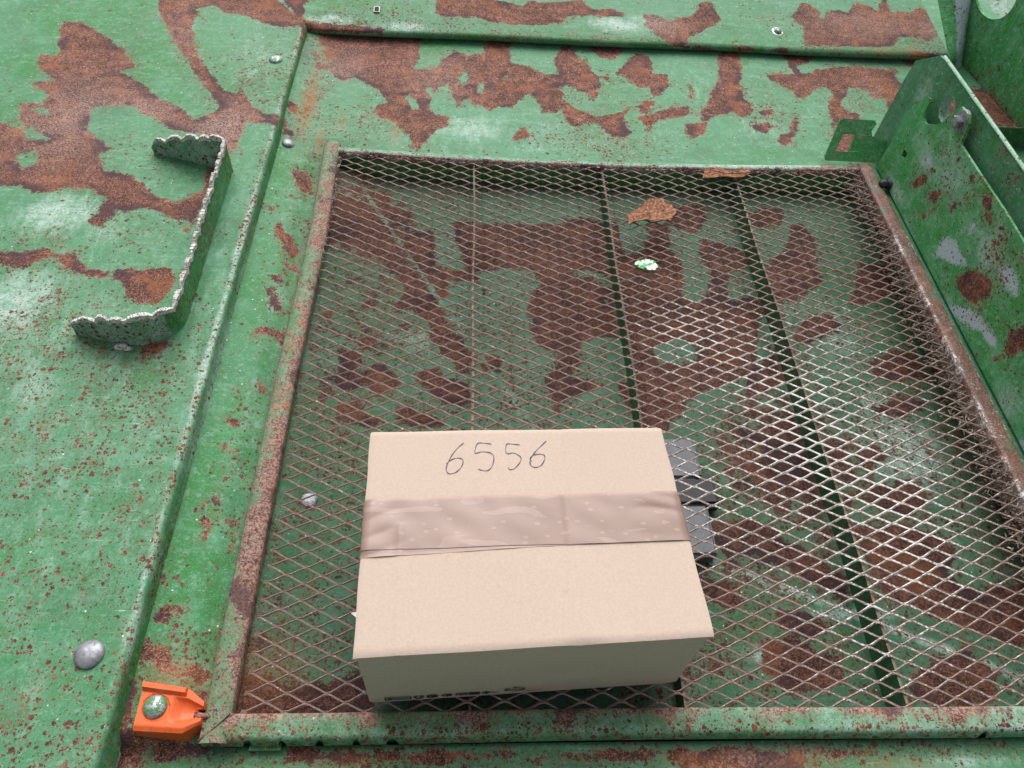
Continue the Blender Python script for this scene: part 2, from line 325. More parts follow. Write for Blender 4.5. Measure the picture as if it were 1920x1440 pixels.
["stain",-0.2147,1.068,0.0449,0.0588,0.4],
["stain",-0.2046,0.2662,0.0392,0.0288,0.4]],},
'plate':{'rust':[[10248,500,10096,755,9946,1051,9867,993,9947,763,10136,480],
[9760,683,9470,976,9429,890,9508,725,9714,649],
[9100,916,9039,1131,8800,1446,8739,1400,8877,1162,9057,883],
[9672,380,9480,591,9287,730,9438,501,9553,352],
[9961,1286,9807,1442,9774,1417,9879,1280],
[9626,1412,9516,1537,9467,1526,9558,1414],
[9160,1423,9017,1561,8967,1475,9064,1400],
[8606,1442,8497,1591,8359,1577,8415,1439],
[8413,1345,8280,1518,8189,1406,8254,1319],
[8026,1417,7957,1539,7906,1457],
[8177,1352,7979,1426,7975,1334],
[7978,1203,7838,1406,7823,1308,7911,1197],
[7778,1187,7660,1359,7621,1201],
[8256,287,7934,703,7528,956,7421,786,7516,439,7736,360,8036,280],
[6969,-17,6878,244,6846,127,6978,-108],
[6649,208,6639,594,6793,709,6582,1080,6324,886,6527,467],
[7493,1318,7427,1475,7283,1606,7285,1449]],'hole':[],'prim':[[7971,-32,7766,181,7482,365,7224,456,6917,499,6691,461,6827,341,7133,295,7445,142,7854,-66],
[7588,1133,7461,1252,7248,1259,7008,1201,7021,1089,7211,1065,7445,1069],
[5512,-125,5423,92,5206,47,5220,-60],
[8464,598,8238,734,8124,699,8274,560],
[8868,306,8843,509,8765,612,8507,734,8359,623,8217,718,8192,600,8482,402,8847,177],
[8646,888,8501,1127,8410,1155,8427,974,8551,868],
[10302,878,10149,1088,10047,1127,10035,1003,10223,850],
[9724,999,9449,1254,9416,1230,9665,1011]],'zones':[["chalk",1.0515,0.0113,0.0409,0.0184,0.8],
["chalk",0.942,0.1259,0.0739,0.0485,0.7],
["chalk",0.8337,0.1053,0.0666,0.0308,0.6],
["chalk",0.7839,0.1099,0.0624,0.0298,0.8],
["chalk",0.5988,0.0106,0.0391,0.0431,0.7],
["spk",0.7913,0.142,0.026,0.0439,0.8],
["spk",0.9679,0.1909,0.0173,0.0196,0.9],
["spk",0.8922,0.1632,0.0163,0.023,0.7],
["spk",1.0183,0.1669,0.0526,0.0115,0.5],
["fresh",0.9278,0.0667,0.2258,0.2512,0.6],
["chalk",1.0183,0.0997,0.0699,0.0257,0.7],
["chalk",0.8213,-0.0125,0.076,0.0497,0.5],
["chalk",0.5702,-0.0367,0.0503,0.0365,0.7],
["spk",0.768,0.0843,0.043,0.0678,0.5],
["spk",0.9723,0.1326,0.064,0.0327,0.3],
["chalk",0.9752,-0.0057,0.0459,0.0357,0.6],
["fresh",0.6898,0.0259,0.1003,0.1503,0.9],
["spk",0.7286,0.0819,0.0606,0.0442,0.4]],},
'rear_plate':{'rust':[[8545,1848,8480,1948,8392,1980,8380,1921,8471,1817]],'hole':[],'prim':[],'zones':[["fresh",1.0031,0.1591,0.2194,0.2465,0.35],
["spk",0.8914,0.1913,0.0154,0.03,0.9],
["spk",0.9878,0.1784,0.0251,0.016,0.7],
["chalk",1.1372,0.1491,0.0217,0.0353,0.7],
["chalk",0.8136,0.1329,0.0419,0.0299,0.4]],}}

# ------------------------------------------------------------------ helpers
def thing(name, label, cat, loc, group=None):
    o = bpy.data.objects.new(name, None); COL.objects.link(o); o.location = loc
    o.empty_display_size = .02; o['label'] = label; o['category'] = cat
    if group: o['group'] = group
    return o
def root_loc(p):
    v = Vector((0, 0, 0))
    while p is not None: v += p.location; p = p.parent
    return v
def obj(name, verts, faces, mats, parent=None, smooth=True, attrs=None, mi=None, label=None):
    org = root_loc(parent)
    V = np.asarray(verts, np.float32).reshape(-1, 3) - np.array(org, np.float32)
    me = bpy.data.meshes.new(name); me.from_pydata(V.tolist(), [], [tuple(map(int, f)) for f in faces]); me.update()
    if not isinstance(mats, (list, tuple)): mats = [mats]
    for m in mats: me.materials.append(m)
    if mi is not None: me.polygons.foreach_set('material_index', np.asarray(mi, np.int32))
    me.polygons.foreach_set('use_smooth', [bool(smooth)]*len(me.polygons))
    if attrs:
        for k, a in attrs.items():
            at = me.attributes.new(k, 'FLOAT_COLOR', 'POINT'); at.data.foreach_set('color', np.asarray(a, np.float32).ravel())
    o = bpy.data.objects.new(name, me); COL.objects.link(o)
    if parent is not None: o.parent = parent
    if label: o['label'] = label
    return o
def bmobj(name, bm, mats, parent=None, smooth=False, label=None):
    bm.normal_update()
    vs = [v.co.copy() for v in bm.verts]; bm.verts.index_update()
    fs = [[v.index for v in f.verts] for f in bm.faces]; mi = [f.material_index for f in bm.faces]
    bm.free(); return obj(name, [tuple(v) for v in vs], fs, mats, parent, smooth, None, mi, label)
def sharp(o, ang=35):
    me = o.data
    bm = bmesh.new(); bm.from_mesh(me)
    for e in bm.edges:
        if len(e.link_faces) == 2 and e.calc_face_angle(0) > math.radians(ang): e.smooth = False
    bm.to_mesh(me); bm.free(); return o
def grid_faces(nu, nv, keep=None):
    i = np.arange(nu*nv).reshape(nu, nv)
    f = np.stack([i[:-1, :-1], i[1:, :-1], i[1:, 1:], i[:-1, 1:]], -1).reshape(-1, 4)
    return f if keep is None else f[keep.reshape(-1)]
def compact(V, F, *arr):
    u, inv = np.unique(F.ravel(), return_inverse=True)
    return (V[u], inv.reshape(F.shape)) + tuple(a[u] for a in arr)
def sdf(P, poly):
    q = np.array(poly, float).reshape(-1, 2)*1e-4; n = len(q)
    out = np.full(len(P), -.05)
    lo, hi = q.min(0)-.03, q.max(0)+.03
    sel = np.where((P[:, 0] > lo[0]) & (P[:, 0] < hi[0]) & (P[:, 1] > lo[1]) & (P[:, 1] < hi[1]))[0]
    if len(sel) == 0: return out
    p = P[sel]; d2 = np.full(len(p), 1e9); ins = np.zeros(len(p), bool)
    for i in range(n):
        a, b = q[i], q[(i+1) % n]; ab = b-a
        t = np.clip(((p-a)@ab)/max(ab@ab, 1e-12), 0, 1)
        d2 = np.minimum(d2, ((p-a-t[:, None]*ab)**2).sum(1))
        c = ((a[1] > p[:, 1]) != (b[1] > p[:, 1]))
        if abs(ab[1]) > 1e-9: ins ^= c & (p[:, 0] < ab[0]*(p[:, 1]-a[1])/ab[1]+a[0])
    d = np.sqrt(d2); out[sel] = np.where(ins, d, -d); return out
def wear(key, P, ci=None):
    P = np.asarray(P, float); W = WEAR[key]; n = len(P)
    r = np.full(n, -.05)
    for q in W['rust']: r = np.maximum(r, sdf(P, q))
    for q in W['hole']: r = np.minimum(r, -sdf(P, q))
    pr = np.full(n, -.05)
    for q in W['prim']: pr = np.maximum(pr, sdf(P, q))
    ch = {k: np.zeros(n) for k in ('spk', 'chalk', 'fresh', 'stain', 'dirt_shade', 'patch', 'light')}
    for k, cx, cy, rx, ry, s in W['zones']:
        d = ((P[:, 0]-cx)/rx)**2+((P[:, 1]-cy)/ry)**2
        ch[k] = np.maximum(ch[k], s*np.exp(-d*.8)) if k != 'patch' else np.maximum(ch[k], s*np.exp(-(d**1.5)*.6))
    r = np.maximum(r, -.022+.03*ch['patch']*(ch['patch'] > .05))
    r = np.where(ch['patch'] > .05, r, r)
    enc = lambda v: np.clip(.5+v/.06, 0, 1)
    return {'wear_glint_a': np.stack([enc(r), ch['spk'], ch['chalk'], ch['fresh']], -1),
            'wear_shade_b': np.stack([ch['stain'], ch['dirt_shade'], enc(pr), ch['light']], -1)}
def low_noise(x, y, amp, k, seed):
    g = np.random.default_rng(seed); z = np.zeros_like(x)
    for _ in range(7):
        a, b, p = g.normal(0, k), g.normal(0, k), g.uniform(0, 6.28); z = z+np.sin(a*x+b*y+p)
    return amp*z/3.5
def tube(path, rad, n=6, cap=True, closed=False):
    P = [Vector(p) for p in path]; V = []; F = []
    R = rad if isinstance(rad, (list, tuple)) else [rad]*len(P)
    for i, p in enumerate(P):
        t = (P[min(i+1, len(P)-1)]-P[max(i-1, 0)]).normalized()
        a = Vector((0, 0, 1)) if abs(t.z) < .9 else Vector((1, 0, 0))
        u = t.cross(a).normalized(); v = t.cross(u)
        for k in range(n):
            an = 2*math.pi*k/n; V.append(tuple(p+(u*math.cos(an)+v*math.sin(an))*R[i]))
    for i in range(len(P)-1):
        for k in range(n): F.append((i*n+k, i*n+(k+1) % n, (i+1)*n+(k+1) % n, (i+1)*n+k))
    if cap: F += [tuple(range(n))[::-1], tuple(range((len(P)-1)*n, len(P)*n))]
    return V, F
# ------------------------------------------------------------------ materials
class G:
    def __init__(s, name):
        s.m = bpy.data.materials.new(name); s.m.use_nodes = True; s.t = s.m.node_tree
        s.b = s.t.nodes['Principled BSDF']; s.co = None
    def n(s, typ, **kw):
        nd = s.t.nodes.new('ShaderNode'+typ)
        for k, v in kw.items(): setattr(nd, k, v)
        return nd
    def put(s, sock, v):
        if isinstance(v, bpy.types.NodeSocket): s.t.links.new(v, sock)
        elif isinstance(v, (tuple, list)) and len(v) == 3 and sock.type == 'RGBA': sock.default_value = (*v, 1)
        else: sock.default_value = v
    def obj(s):
        if s.co is None: s.co = s.n('TexCoord').outputs['Object']
        return s.co
    def vmap(s, vec, scale=(1, 1, 1), rot=(0, 0, 0), loc=(0, 0, 0)):
        m = s.n('Mapping'); s.put(m.inputs[0], vec); m.inputs['Scale'].default_value = scale
        m.inputs['Rotation'].default_value = rot; m.inputs['Location'].default_value = loc; return m.outputs[0]
    def noise(s, sc, det=2, ro=.5, vec=None, col=False, dist=0):
        q = s.n('TexNoise'); s.put(q.inputs['Vector'], vec or s.obj()); q.inputs['Scale'].default_value = sc
        q.inputs['Detail'].default_value = det; q.inputs['Roughness'].default_value = ro; q.inputs['Distortion'].default_value = dist
        return q.outputs[1 if col else 0]
    def vor(s, sc, vec=None, feat='F1', rnd=1):
        q = s.n('TexVoronoi', feature=feat); s.put(q.inputs['Vector'], vec or s.obj()); q.inputs['Scale'].default_value = sc
        q.inputs['Randomness'].default_value = rnd; return q.outputs
    def math(s, op, a, b=0., c=0., clamp=False):
        q = s.n('Math', operation=op, use_clamp=clamp); s.put(q.inputs[0], a); s.put(q.inputs[1], b); s.put(q.inputs[2], c); return q.outputs[0]
    def add(s, a, b): return s.math('ADD', a, b)
    def mul(s, a, b): return s.math('MULTIPLY', a, b)
    def sub(s, a, b): return s.math('SUBTRACT', a, b)
    def mx(s, a, b): return s.math('MAXIMUM', a, b)
    def step(s, x, lo, hi, a=0., b=1.):
        q = s.n('MapRange', interpolation_type='SMOOTHSTEP'); s.put(q.inputs['Value'], x)
        s.put(q.inputs['From Min'], lo); s.put(q.inputs['From Max'], hi); q.inputs['To Min'].default_value = a; q.inputs['To Max'].default_value = b
        return q.outputs[0]
    def mix(s, f, a, b, mode='MIX'):
        q = s.n('Mix', data_type='RGBA', blend_type=mode); s.put(q.inputs[0], f); s.put(q.inputs[6], a); s.put(q.inputs[7], b); return q.outputs[2]
    def ramp(s, f, stops):
        q = s.n('ValToRGB'); s.put(q.inputs[0], f); el = q.color_ramp.elements
        while len(el) < len(stops): el.new(.5)
        for e, (p, c) in zip(el, stops): e.position = p; e.color = (*c, 1)
        return q.outputs[0]
    def attr(s, name):
        a = s.n('Attribute', attribute_name=name); sp = s.n('SeparateColor'); s.put(sp.inputs[0], a.outputs['Color'])
        return sp.outputs[0], sp.outputs[1], sp.outputs[2], a.outputs['Alpha']
    def bump(s, h, dist=.001, st=1., nrm=None):
        q = s.n('Bump'); s.put(q.inputs['Height'], h); q.inputs['Distance'].default_value = dist; q.inputs['Strength'].default_value = st
        if nrm: s.put(q.inputs['Normal'], nrm)
        return q.outputs[0]
    def out(s, **kw):
        for k, v in kw.items(): s.put(s.b.inputs[k.replace('_', ' ')], v)
        return s.m
def rust_colour(g, light=None, tone=1.):
    n1 = g.noise(14, 3, .6); n2 = g.noise(230, 4, .8); n3 = g.noise(560, 2, .7); n4 = g.noise(55, 4, .7)
    f = g.add(.5, g.add(g.mul(g.sub(n2, .5), 1.25), g.add(g.mul(g.sub(n4, .5), .7), g.mul(g.sub(n1, .5), .45))))
    c = g.ramp(f, [(.24, (.028, .013, .011)), (.40, (.082, .030, .021)), (.53, (.158, .060, .039)), (.66, (.255, .112, .072)), (.82, (.39, .225, .17))])
    c = g.mix(g.mul(g.step(n3, .55, .66), .60), c, (.44, .31, .265))
    c = g.mix(g.mul(g.step(n3, .46, .36), .65), c, (.024, .012, .010))
    c = g.mix(g.mul(g.step(g.noise(24, 4, .7, g.vmap(g.obj(), loc=(9, 4, 2))), .52, .66), .55), c, (.28, .10, .04))
    if light is not None: c = g.mix(g.mul(light, g.step(g.noise(380, 3, .75), .42, .60)), c, (.47, .37, .34))
    if tone != 1.: c = g.mix(1., c, (tone, tone, tone), 'MULTIPLY')
    return c, n2, n3
def paint_mat(name, spk0=0., fresh0=0., chalk0=0., bias=0., stretch=None, tone=1., rtone=1., cool=0.):
    g = G(name); co = g.obj()
    rs, sp, ch, fr = g.attr('wear_glint_a'); st, di, pr, li = g.attr('wear_shade_b')
    nb = g.noise(5, 3, .55); nm = g.noise(28, 4, .6); nf = g.noise(150, 4, .65)
    ec = g.vmap(co, (1, 1, 1)) if stretch is None else g.vmap(co, stretch)
    e1 = g.noise(42, 2, .5, ec); e2 = g.noise(120, 6, .82, ec); e3 = g.noise(420, 3, .7)
    edge = g.add(g.mul(g.sub(e1, .5), 22.), g.add(g.mul(g.sub(e2, .5), 26.), g.mul(g.sub(e3, .5), 17.)))
    sd = g.add(g.mul(g.sub(rs, .5), 60.), bias)
    sd2 = g.add(sd, edge)
    patch = g.step(sd2, -1.2, 1.4)
    # rust pin-spots
    rim = g.mul(g.step(sd, -30., -2.), g.step(g.noise(18, 4, .65, g.vmap(co, loc=(2, 2, 7))), .46, .62))
    sp = g.add(g.add(sp, spk0), g.mul(rim, .75))
    wob = g.n('VectorMath', operation='ADD'); sc = g.n('VectorMath', operation='SCALE')
    g.put(sc.inputs[0], g.noise(260, 2, .6, col=True)); sc.inputs['Scale'].default_value = .005
    g.put(wob.inputs[0], co); g.put(wob.inputs[1], sc.outputs[0]); wc = wob.outputs[0]
    clus = g.step(g.noise(34, 3, .6), .30, .66)
    spots = None
    for s_, k in ((135, 1.25), (230, 1.35), (400, 1.3)):
        v = g.vor(s_, wc); cs = g.n('SeparateColor'); g.put(cs.inputs[0], v['Color'])
        dens = g.mul(g.mul(sp, k), g.add(g.mul(clus, 1.05), .05))
        pres = g.step(g.sub(dens, cs.outputs[0]), -.02, .03)
        rad = g.add(.14, g.mul(cs.outputs[1], .32))
        q = g.mul(pres, g.step(g.sub(g.add(v['Distance'], g.mul(g.sub(nf, .5), .35)), rad), .05, -.07))
        spots = q if spots is None else g.mx(spots, q)
    rust = g.mx(patch, spots)
    # paint colour
    f = g.add(g.add(fr, fresh0), g.mul(g.sub(g.noise(7, 5, .65, g.vmap(co, loc=(5, 2, 8))), .46), 2.2))
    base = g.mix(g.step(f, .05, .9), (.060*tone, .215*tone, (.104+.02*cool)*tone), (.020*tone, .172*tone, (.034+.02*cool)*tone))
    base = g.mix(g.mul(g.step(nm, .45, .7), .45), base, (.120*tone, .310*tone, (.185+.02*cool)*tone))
    base = g.mix(g.mul(g.step(g.noise(13, 3, .6, g.vmap(co, loc=(3, 1, 0))), .48, .70), .55), base, (.036*tone, .140*tone, .055*tone))
    brush = g.noise(60, 6, .75, g.vmap(co, (1, .35, 1), (0, 0, .5)))
    cc = g.add(g.add(ch, chalk0), g.mul(g.sub(brush, .52), 1.9))
    pale = g.mix(nm, (.26, .46, .36), (.43, .57, .52))
    base = g.mix(g.mul(g.step(cc, .22, 1.0), g.add(.30, g.mul(g.step(g.noise(260, 4, .8, g.vmap(co, loc=(2, 6, 1))), .40, .60), .5))), base, pale)
    base = g.mix(g.mul(g.mul(g.step(ch, .35, .95), .75), g.step(g.add(g.mul(g.noise(70, 5, .8), .6), g.mul(g.noise(330, 3, .8), .4)), .46, .58)), base, (.52, .57, .56))
    # fine chalky mottling and white flecks
    base = g.mix(g.mul(g.step(g.noise(420, 3, .8),   .50, .66), .26), base, (.30*tone, .45*tone, .36*tone))
    base = g.mix(g.mul(g.step(g.noise(260, 4, .8, g.vmap(co, loc=(8, 1, 3))), .49, .36), .30), base, (.030*tone, .115*tone, .045*tone))
    base = g.mix(g.mul(g.step(g.noise(110, 5, .8, g.vmap(co, loc=(1, 9, 4))), .52, .66), .42), base, (.25*tone, .41*tone, .32*tone))
    sm_ = g.noise(11, 5, .72, g.vmap(co, (1, 5.5, 1), (0, 0, .62), (4, 4, 1)))
    base = g.mix(g.mul(g.step(sm_, .52, .70), .22), base, (.24*tone, .40*tone, .31*tone))
    base = g.mix(g.mul(g.step(sm_, .47, .32), .30), base, (.040*tone, .165*tone, .060*tone))
    scr = None
    for i, (an, sx) in enumerate(((.35, 1.), (-.5, 1.), (1.35, 1.), (2.2, 1.))):
        q = g.noise(26, 2, .5, g.vmap(co, (.9, 34, 20), (0, 0, an), (i*3.1, i*1.7, 0)))
        q = g.mul(g.step(q, .69, .76), g.step(g.noise(16, 2, .5, g.vmap(co, loc=(i*2.2, 5, i))), .50, .66))
        scr = q if scr is None else g.mx(scr, q)
    base = g.mix(g.mul(scr, .55), base, (.58, .70, .62))
    fv = g.vor(160, g.vmap(co, loc=(.3, .2, .1))); fs = g.n('SeparateColor'); g.put(fs.inputs[0], fv['Color'])
    fleck = g.mul(g.step(fs.outputs[0], .955, .965), g.step(g.add(fv['Distance'], g.mul(nf, .2)), .30, .20))
    base = g.mix(g.mul(fleck, .8), base, (.72, .76, .72))
    # bare primer patches, also the painted sheen on the panel flange
    psd = g.add(g.mul(g.sub(pr, .5), 60.), g.add(g.mul(g.sub(g.noise(210, 6, .85, g.vmap(co, (1, 1.6, .6), (.7, 0, 0))), .5), 46.), g.mul(g.sub(e1, .5), 14.)))
    base = g.mix(g.step(psd, -.4, .6), base, g.mix(nf, (.36, .46, .52), (.48, .56, .60)))
    # stains
    sn = g.mul(g.add(st, 0), g.step(g.noise(70, 4, .7), .2, .6))
    base = g.mix(g.math('MINIMUM', sn, .9), base, (.27, .105, .028))
    # halo of brown dust round the rust
    halo = g.mul(g.step(sd2, -5, 0), .26)
    halo = g.mx(halo, g.mul(g.mul(sp, clus), .20))
    base = g.mix(halo, base, (.20, .145, .085))
    base = g.mix(g.mul(di, g.step(g.noise(120, 4, .75), .35, .6)), base, (.045, .035, .028))
    base = g.mix(g.mul(g.mul(g.step(sd2, -2.6, -.6), g.step(nf, .44, .56)), .35), base, (.34*tone, .44*tone, .34*tone))
    rc, g1, g2 = rust_colour(g, li, rtone)
    dark = g.mul(g.mul(patch, g.step(sd2, 22, 6)), g.step(g.noise(16, 4, .65, g.vmap(co, loc=(7, 3, 1))), .50, .58))
    rc = g.mix(g.mul(dark, .75), rc, (.052*rtone, .030*rtone, .040*rtone))
    rc = g.mix(g.mul(st, .6), rc, (.30, .12, .035))
    rc = g.mix(g.mul(g.mul(spots, g.sub(1., patch)), .25), rc, (.075, .03, .024))
    col = g.mix(rust, base, rc)
    h = g.add(g.mul(g.sub(1., rust), .55), g.add(g.mul(g.mul(g1, rust), 1.1), g.mul(nf, .2)))
    nrm = g.bump(h, .0009, .8)
    nrm = g.bump(g.noise(9, 2, .5), .006, .25, nrm)
    ro = g.add(g.mul(rust, .25), g.add(.58, g.mul(g.sub(nm, .5), .25)))
    return g.out(Base_Color=col, Roughness=ro, Normal=nrm, Specular_IOR_Level=.22)
M = {}
M['paint'] = paint_mat('weathered_green_paint', tone=1.0, chalk0=.0, spk0=.0, fresh0=.12)
M['paint_plate'] = paint_mat('green_paint_streaked', tone=1.65, fresh0=.35, spk0=.06, chalk0=.12, stretch=(1, .6, 1.5))
M['paint_shaded'] = paint_mat('green_paint_shaded', spk0=.20, fresh0=.10, chalk0=.0, bias=5., tone=.60, rtone=.58, cool=.8)  # paint and rust darkened to carry the well's shade in their colour
M['paint_rear'] = paint_mat('dark_green_paint', spk0=.08, fresh0=.1, chalk0=.12, tone=1.05, cool=.4, stretch=(1, .6, 1.5))
M['paint_rail'] = paint_mat('green_paint_rail', spk0=.42, fresh0=.0, chalk0=.22, bias=1.)
M['paint_part'] = paint_mat('green_paint_bracket', tone=1.2, spk0=.15, fresh0=.35)
def rusty_mat(name, white=.3, green=.1, paleness=.12):
    g = G(name); c, n2, n3 = rust_colour(g)
    wz = g.attr('wear_glint_a')[0]  # whitening mask: chips on the rail, painted sky glints on the mesh
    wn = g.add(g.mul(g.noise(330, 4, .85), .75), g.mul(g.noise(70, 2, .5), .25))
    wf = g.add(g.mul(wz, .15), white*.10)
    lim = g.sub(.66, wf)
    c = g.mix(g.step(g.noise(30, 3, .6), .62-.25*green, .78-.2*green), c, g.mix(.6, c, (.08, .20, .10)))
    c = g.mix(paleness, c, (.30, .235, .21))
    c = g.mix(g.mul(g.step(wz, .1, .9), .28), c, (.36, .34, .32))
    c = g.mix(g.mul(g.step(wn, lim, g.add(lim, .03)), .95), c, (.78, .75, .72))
    return g.out(Base_Color=c, Roughness=.62, Specular_IOR_Level=.5, Normal=g.bump(n2, .0008, .8))
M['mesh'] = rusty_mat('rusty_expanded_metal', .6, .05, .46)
M['rusty'] = rusty_mat('rusty_frame_steel', .45, .35)
M['pin'] = rusty_mat('rusty_latch_pin', -1.5, 0., 0.)
M['rib'] = rusty_mat('rusty_rib_edge', .2, .5)
g = G('chipped_serrated_edge')
n = g.noise(260, 4, .75); c = g.ramp(n, [(.30, (.03, .02, .018)), (.38, (.16, .085, .06)), (.44, (.52, .49, .47)), (.58, (.74, .74, .72)), (.8, (.45, .55, .48))])
M['chip'] = g.out(Base_Color=c, Roughness=.85, Normal=g.bump(n, .0015, 1.))
g = G('zinc_steel')
n = g.noise(90, 4, .7); c = g.ramp(n, [(.35, (.13, .135, .15)), (.5, (.26, .27, .295)), (.68, (.42, .43, .46))])
M['zinc'] = g.out(Base_Color=c, Metallic=.6, Roughness=g.step(n, .3, .7, .68, .42), Normal=g.bump(g.noise(700, 3, .7), .0003, .5))
g = G('zinc_with_green_paint')
n = g.noise(110, 4, .7); n2 = g.noise(140, 4, .7, g.vmap(g.obj(), loc=(4, 2, 0)))
k = g.step(n2, .46, .50)
c = g.mix(k, g.mix(n, (.26, .28, .31), (.54, .56, .58)), (.085, .22, .095))
M['zinc_paint'] = g.out(Base_Color=c, Metallic=g.mul(g.sub(1., k), .6), Roughness=.42, Normal=g.bump(k, .0003, .8))
g = G('orange_plastic')
n = g.noise(60, 4, .65); n2 = g.noise(600, 3, .7)
c = g.mix(g.mul(g.step(n, .4, .7), .4), (.72, .115, .018), (.62, .085, .012))
c = g.mix(g.mul(g.step(n2, .54, .68), .45), c, (.36, .07, .025))
c = g.mix(g.mul(g.step(g.noise(120, 5, .8, g.vmap(g.obj(), loc=(6, 3, 1))), .54, .68), .55), c, (.22, .085, .05))
c = g.mix(g.mul(g.step(g.noise(35, 4, .7, g.vmap(g.obj(), loc=(2, 8, 1))), .60, .72), g.step(n2, .42, .6)), c, (.40, .26, .26))
M['orange'] = g.out(Base_Color=c, Roughness=.48, Specular_IOR_Level=.5, Normal=g.bump(g.noise(160, 3, .6), .0004, .6))
g = G('corrugated_cardboard')
co = g.obj(); n = g.noise(300, 4, .75); n1 = g.noise(10, 3, .6); fl = g.noise(40, 3, .7, g.vmap(co, (6, 60, 60)))
c = g.mix(g.step(g.noise(330, 4, .85), .34, .66), (.488, .386, .316), (.538, .432, .362))
c = g.mix(g.mul(g.step(n1, .45, .7), .25), c, (.50, .40, .33))
c = g.mix(g.mul(g.step(g.noise(900, 2, .6), .60, .75), .35), c, (.30, .22, .17))
c = g.mix(g.mul(g.step(g.noise(22, 4, .7, g.vmap(co, loc=(1, 4, 2))), .66, .76), .35), c, (.30, .24, .19))
fx = g.math('SINE', g.mul(g.n('SeparateXYZ').outputs[0], 1.))
sx = g.n('SeparateXYZ'); g.put(sx.inputs[0], co)
flute = g.math('SINE', g.mul(sx.outputs[0], 900.))
h = g.add(g.add(g.mul(n, .35), g.mul(n1, .9)), g.mul(flute, .10))
M['card'] = g.out(Base_Color=c, Roughness=.82, Specular_IOR_Level=.25, Normal=g.bump(h, .0008, .55))
g = G('brown_packing_tape')
n = g.noise(12, 3, .5, g.vmap(g.obj(), (1, 2.5, 1))); n2 = g.vor(95, g.vmap(g.obj(), (1, 1.6, 1)))
cs = g.n('SeparateColor'); g.put(cs.inputs[0], n2['Color'])
bub = g.mul(g.step(n2['Distance'], .30, .22), g.step(cs.outputs[0], .62, .66))
sw = g.step(g.noise(15, 2, .45, g.vmap(g.obj(), (1, 3.2, 1), (0, 0, .08), (5, 2, 0)), dist=1.2), .585, .61)
c = g.mix(g.step(n, .35, .65), (.235, .150, .119), (.275, .180, .147))
c = g.mix(g.mul(g.mx(sw, bub), .5), c, (.36, .25, .215))
wr = g.attr('wear_glint_a')[0]
c = g.mix(g.mul(g.step(wr, .4, 1.), .6), c, (.42, .285, .22))
hh = g.add(g.mul(n, .5), g.add(g.mul(sw, .10), g.mul(g.noise(60, 2, .5, g.vmap(g.obj(), (.5, 2, 1))), .15)))
M['tape'] = g.out(Base_Color=c, Roughness=.36, Specular_IOR_Level=.4, Coat_Weight=.12, Coat_Roughness=.15, Normal=g.bump(hh, .0012, .35))
g = G('ballpoint_ink'); M['ink'] = g.out(Base_Color=(.035, .03, .06), Roughness=.6)
g = G('printed_black_ink'); M['print'] = g.out(Base_Color=(.018, .015, .012), Roughness=.75)
g = G('grey_plastic'); n = g.noise(40, 4, .7)
M['grey'] = g.out(Base_Color=g.mix(g.step(n, .3, .7), (.085, .095, .115), (.13, .145, .17)), Roughness=.45, Normal=g.bump(g.noise(300, 3, .6), .0003, .5))
g = G('black_rubber'); n = g.noise(70, 4, .7)
M['rubber'] = g.out(Base_Color=g.mix(n, (.008, .009, .013), (.03, .032, .04)), Roughness=.55)
g = G('loose_rust_scale'); n = g.noise(220, 4, .75); n3 = g.noise(900, 2, .6)
c = g.ramp(n, [(.36, (.07, .028, .016)), (.47, (.23, .092, .045)), (.56, (.36, .165, .085)), (.70, (.48, .29, .19))])
c = g.mix(g.step(n3, .40, .30), c, (.07, .03, .02))
M['scale'] = g.out(Base_Color=c, Roughness=.9, Normal=g.bump(n, .003, 1.))
g = G('green_paint_chip'); n = g.noise(120, 3, .6)
M['chipgreen'] = g.out(Base_Color=g.mix(g.step(n, .5, .55), (.07, .40, .13), (.80, .84, .80)), Roughness=.45)
g = G('white_scrap'); M['white'] = g.out(Base_Color=(.78, .78, .76), Roughness=.5)
g = G('pale_cream_plastic'); M['cream'] = g.out(Base_Color=g.mix(g.noise(200, 3), (.45, .40, .28), (.62, .56, .42)), Roughness=.5)
g = G('dry_chaff'); n = g.noise(90, 3, .7); M['chaff'] = g.out(Base_Color=g.ramp(n, [(.35, (.02, .014, .01)), (.50, (.12, .085, .065)), (.60, (.30, .24, .20)), (.74, (.58, .53, .50))]), Roughness=.9)
g = G('flat_hole_dark'); M['dark'] = g.out(Base_Color=(.02, .02, .018), Roughness=.9)  # near-black colour for the shade inside the bolt hole
# ------------------------------------------------------------------ yard the machine stands on, far below the panels
g = G('grey_gravel'); n = g.noise(9, 5, .7)
M['ground'] = g.out(Base_Color=g.mix(n, (.14, .13, .115), (.27, .255, .235)), Roughness=.95, Normal=g.bump(g.noise(40, 4, .7), .02, .8))
gr = obj('ground', [(-60, -60, -1.3), (60, -60, -1.3), (60, 60, -1.3), (-60, 60, -1.3)], [(0, 1, 2, 3)], M['ground'], None, False); gr['kind'] = 'structure'; gr['label'] = 'grey gravel yard below the machine'
# ------------------------------------------------------------------ machine body
body = thing('machine_body', 'rust-blotched green painted sheet metal body of a farm machine framing the mesh screen', 'machine', (.2, 1.5, 0))
zA = .03
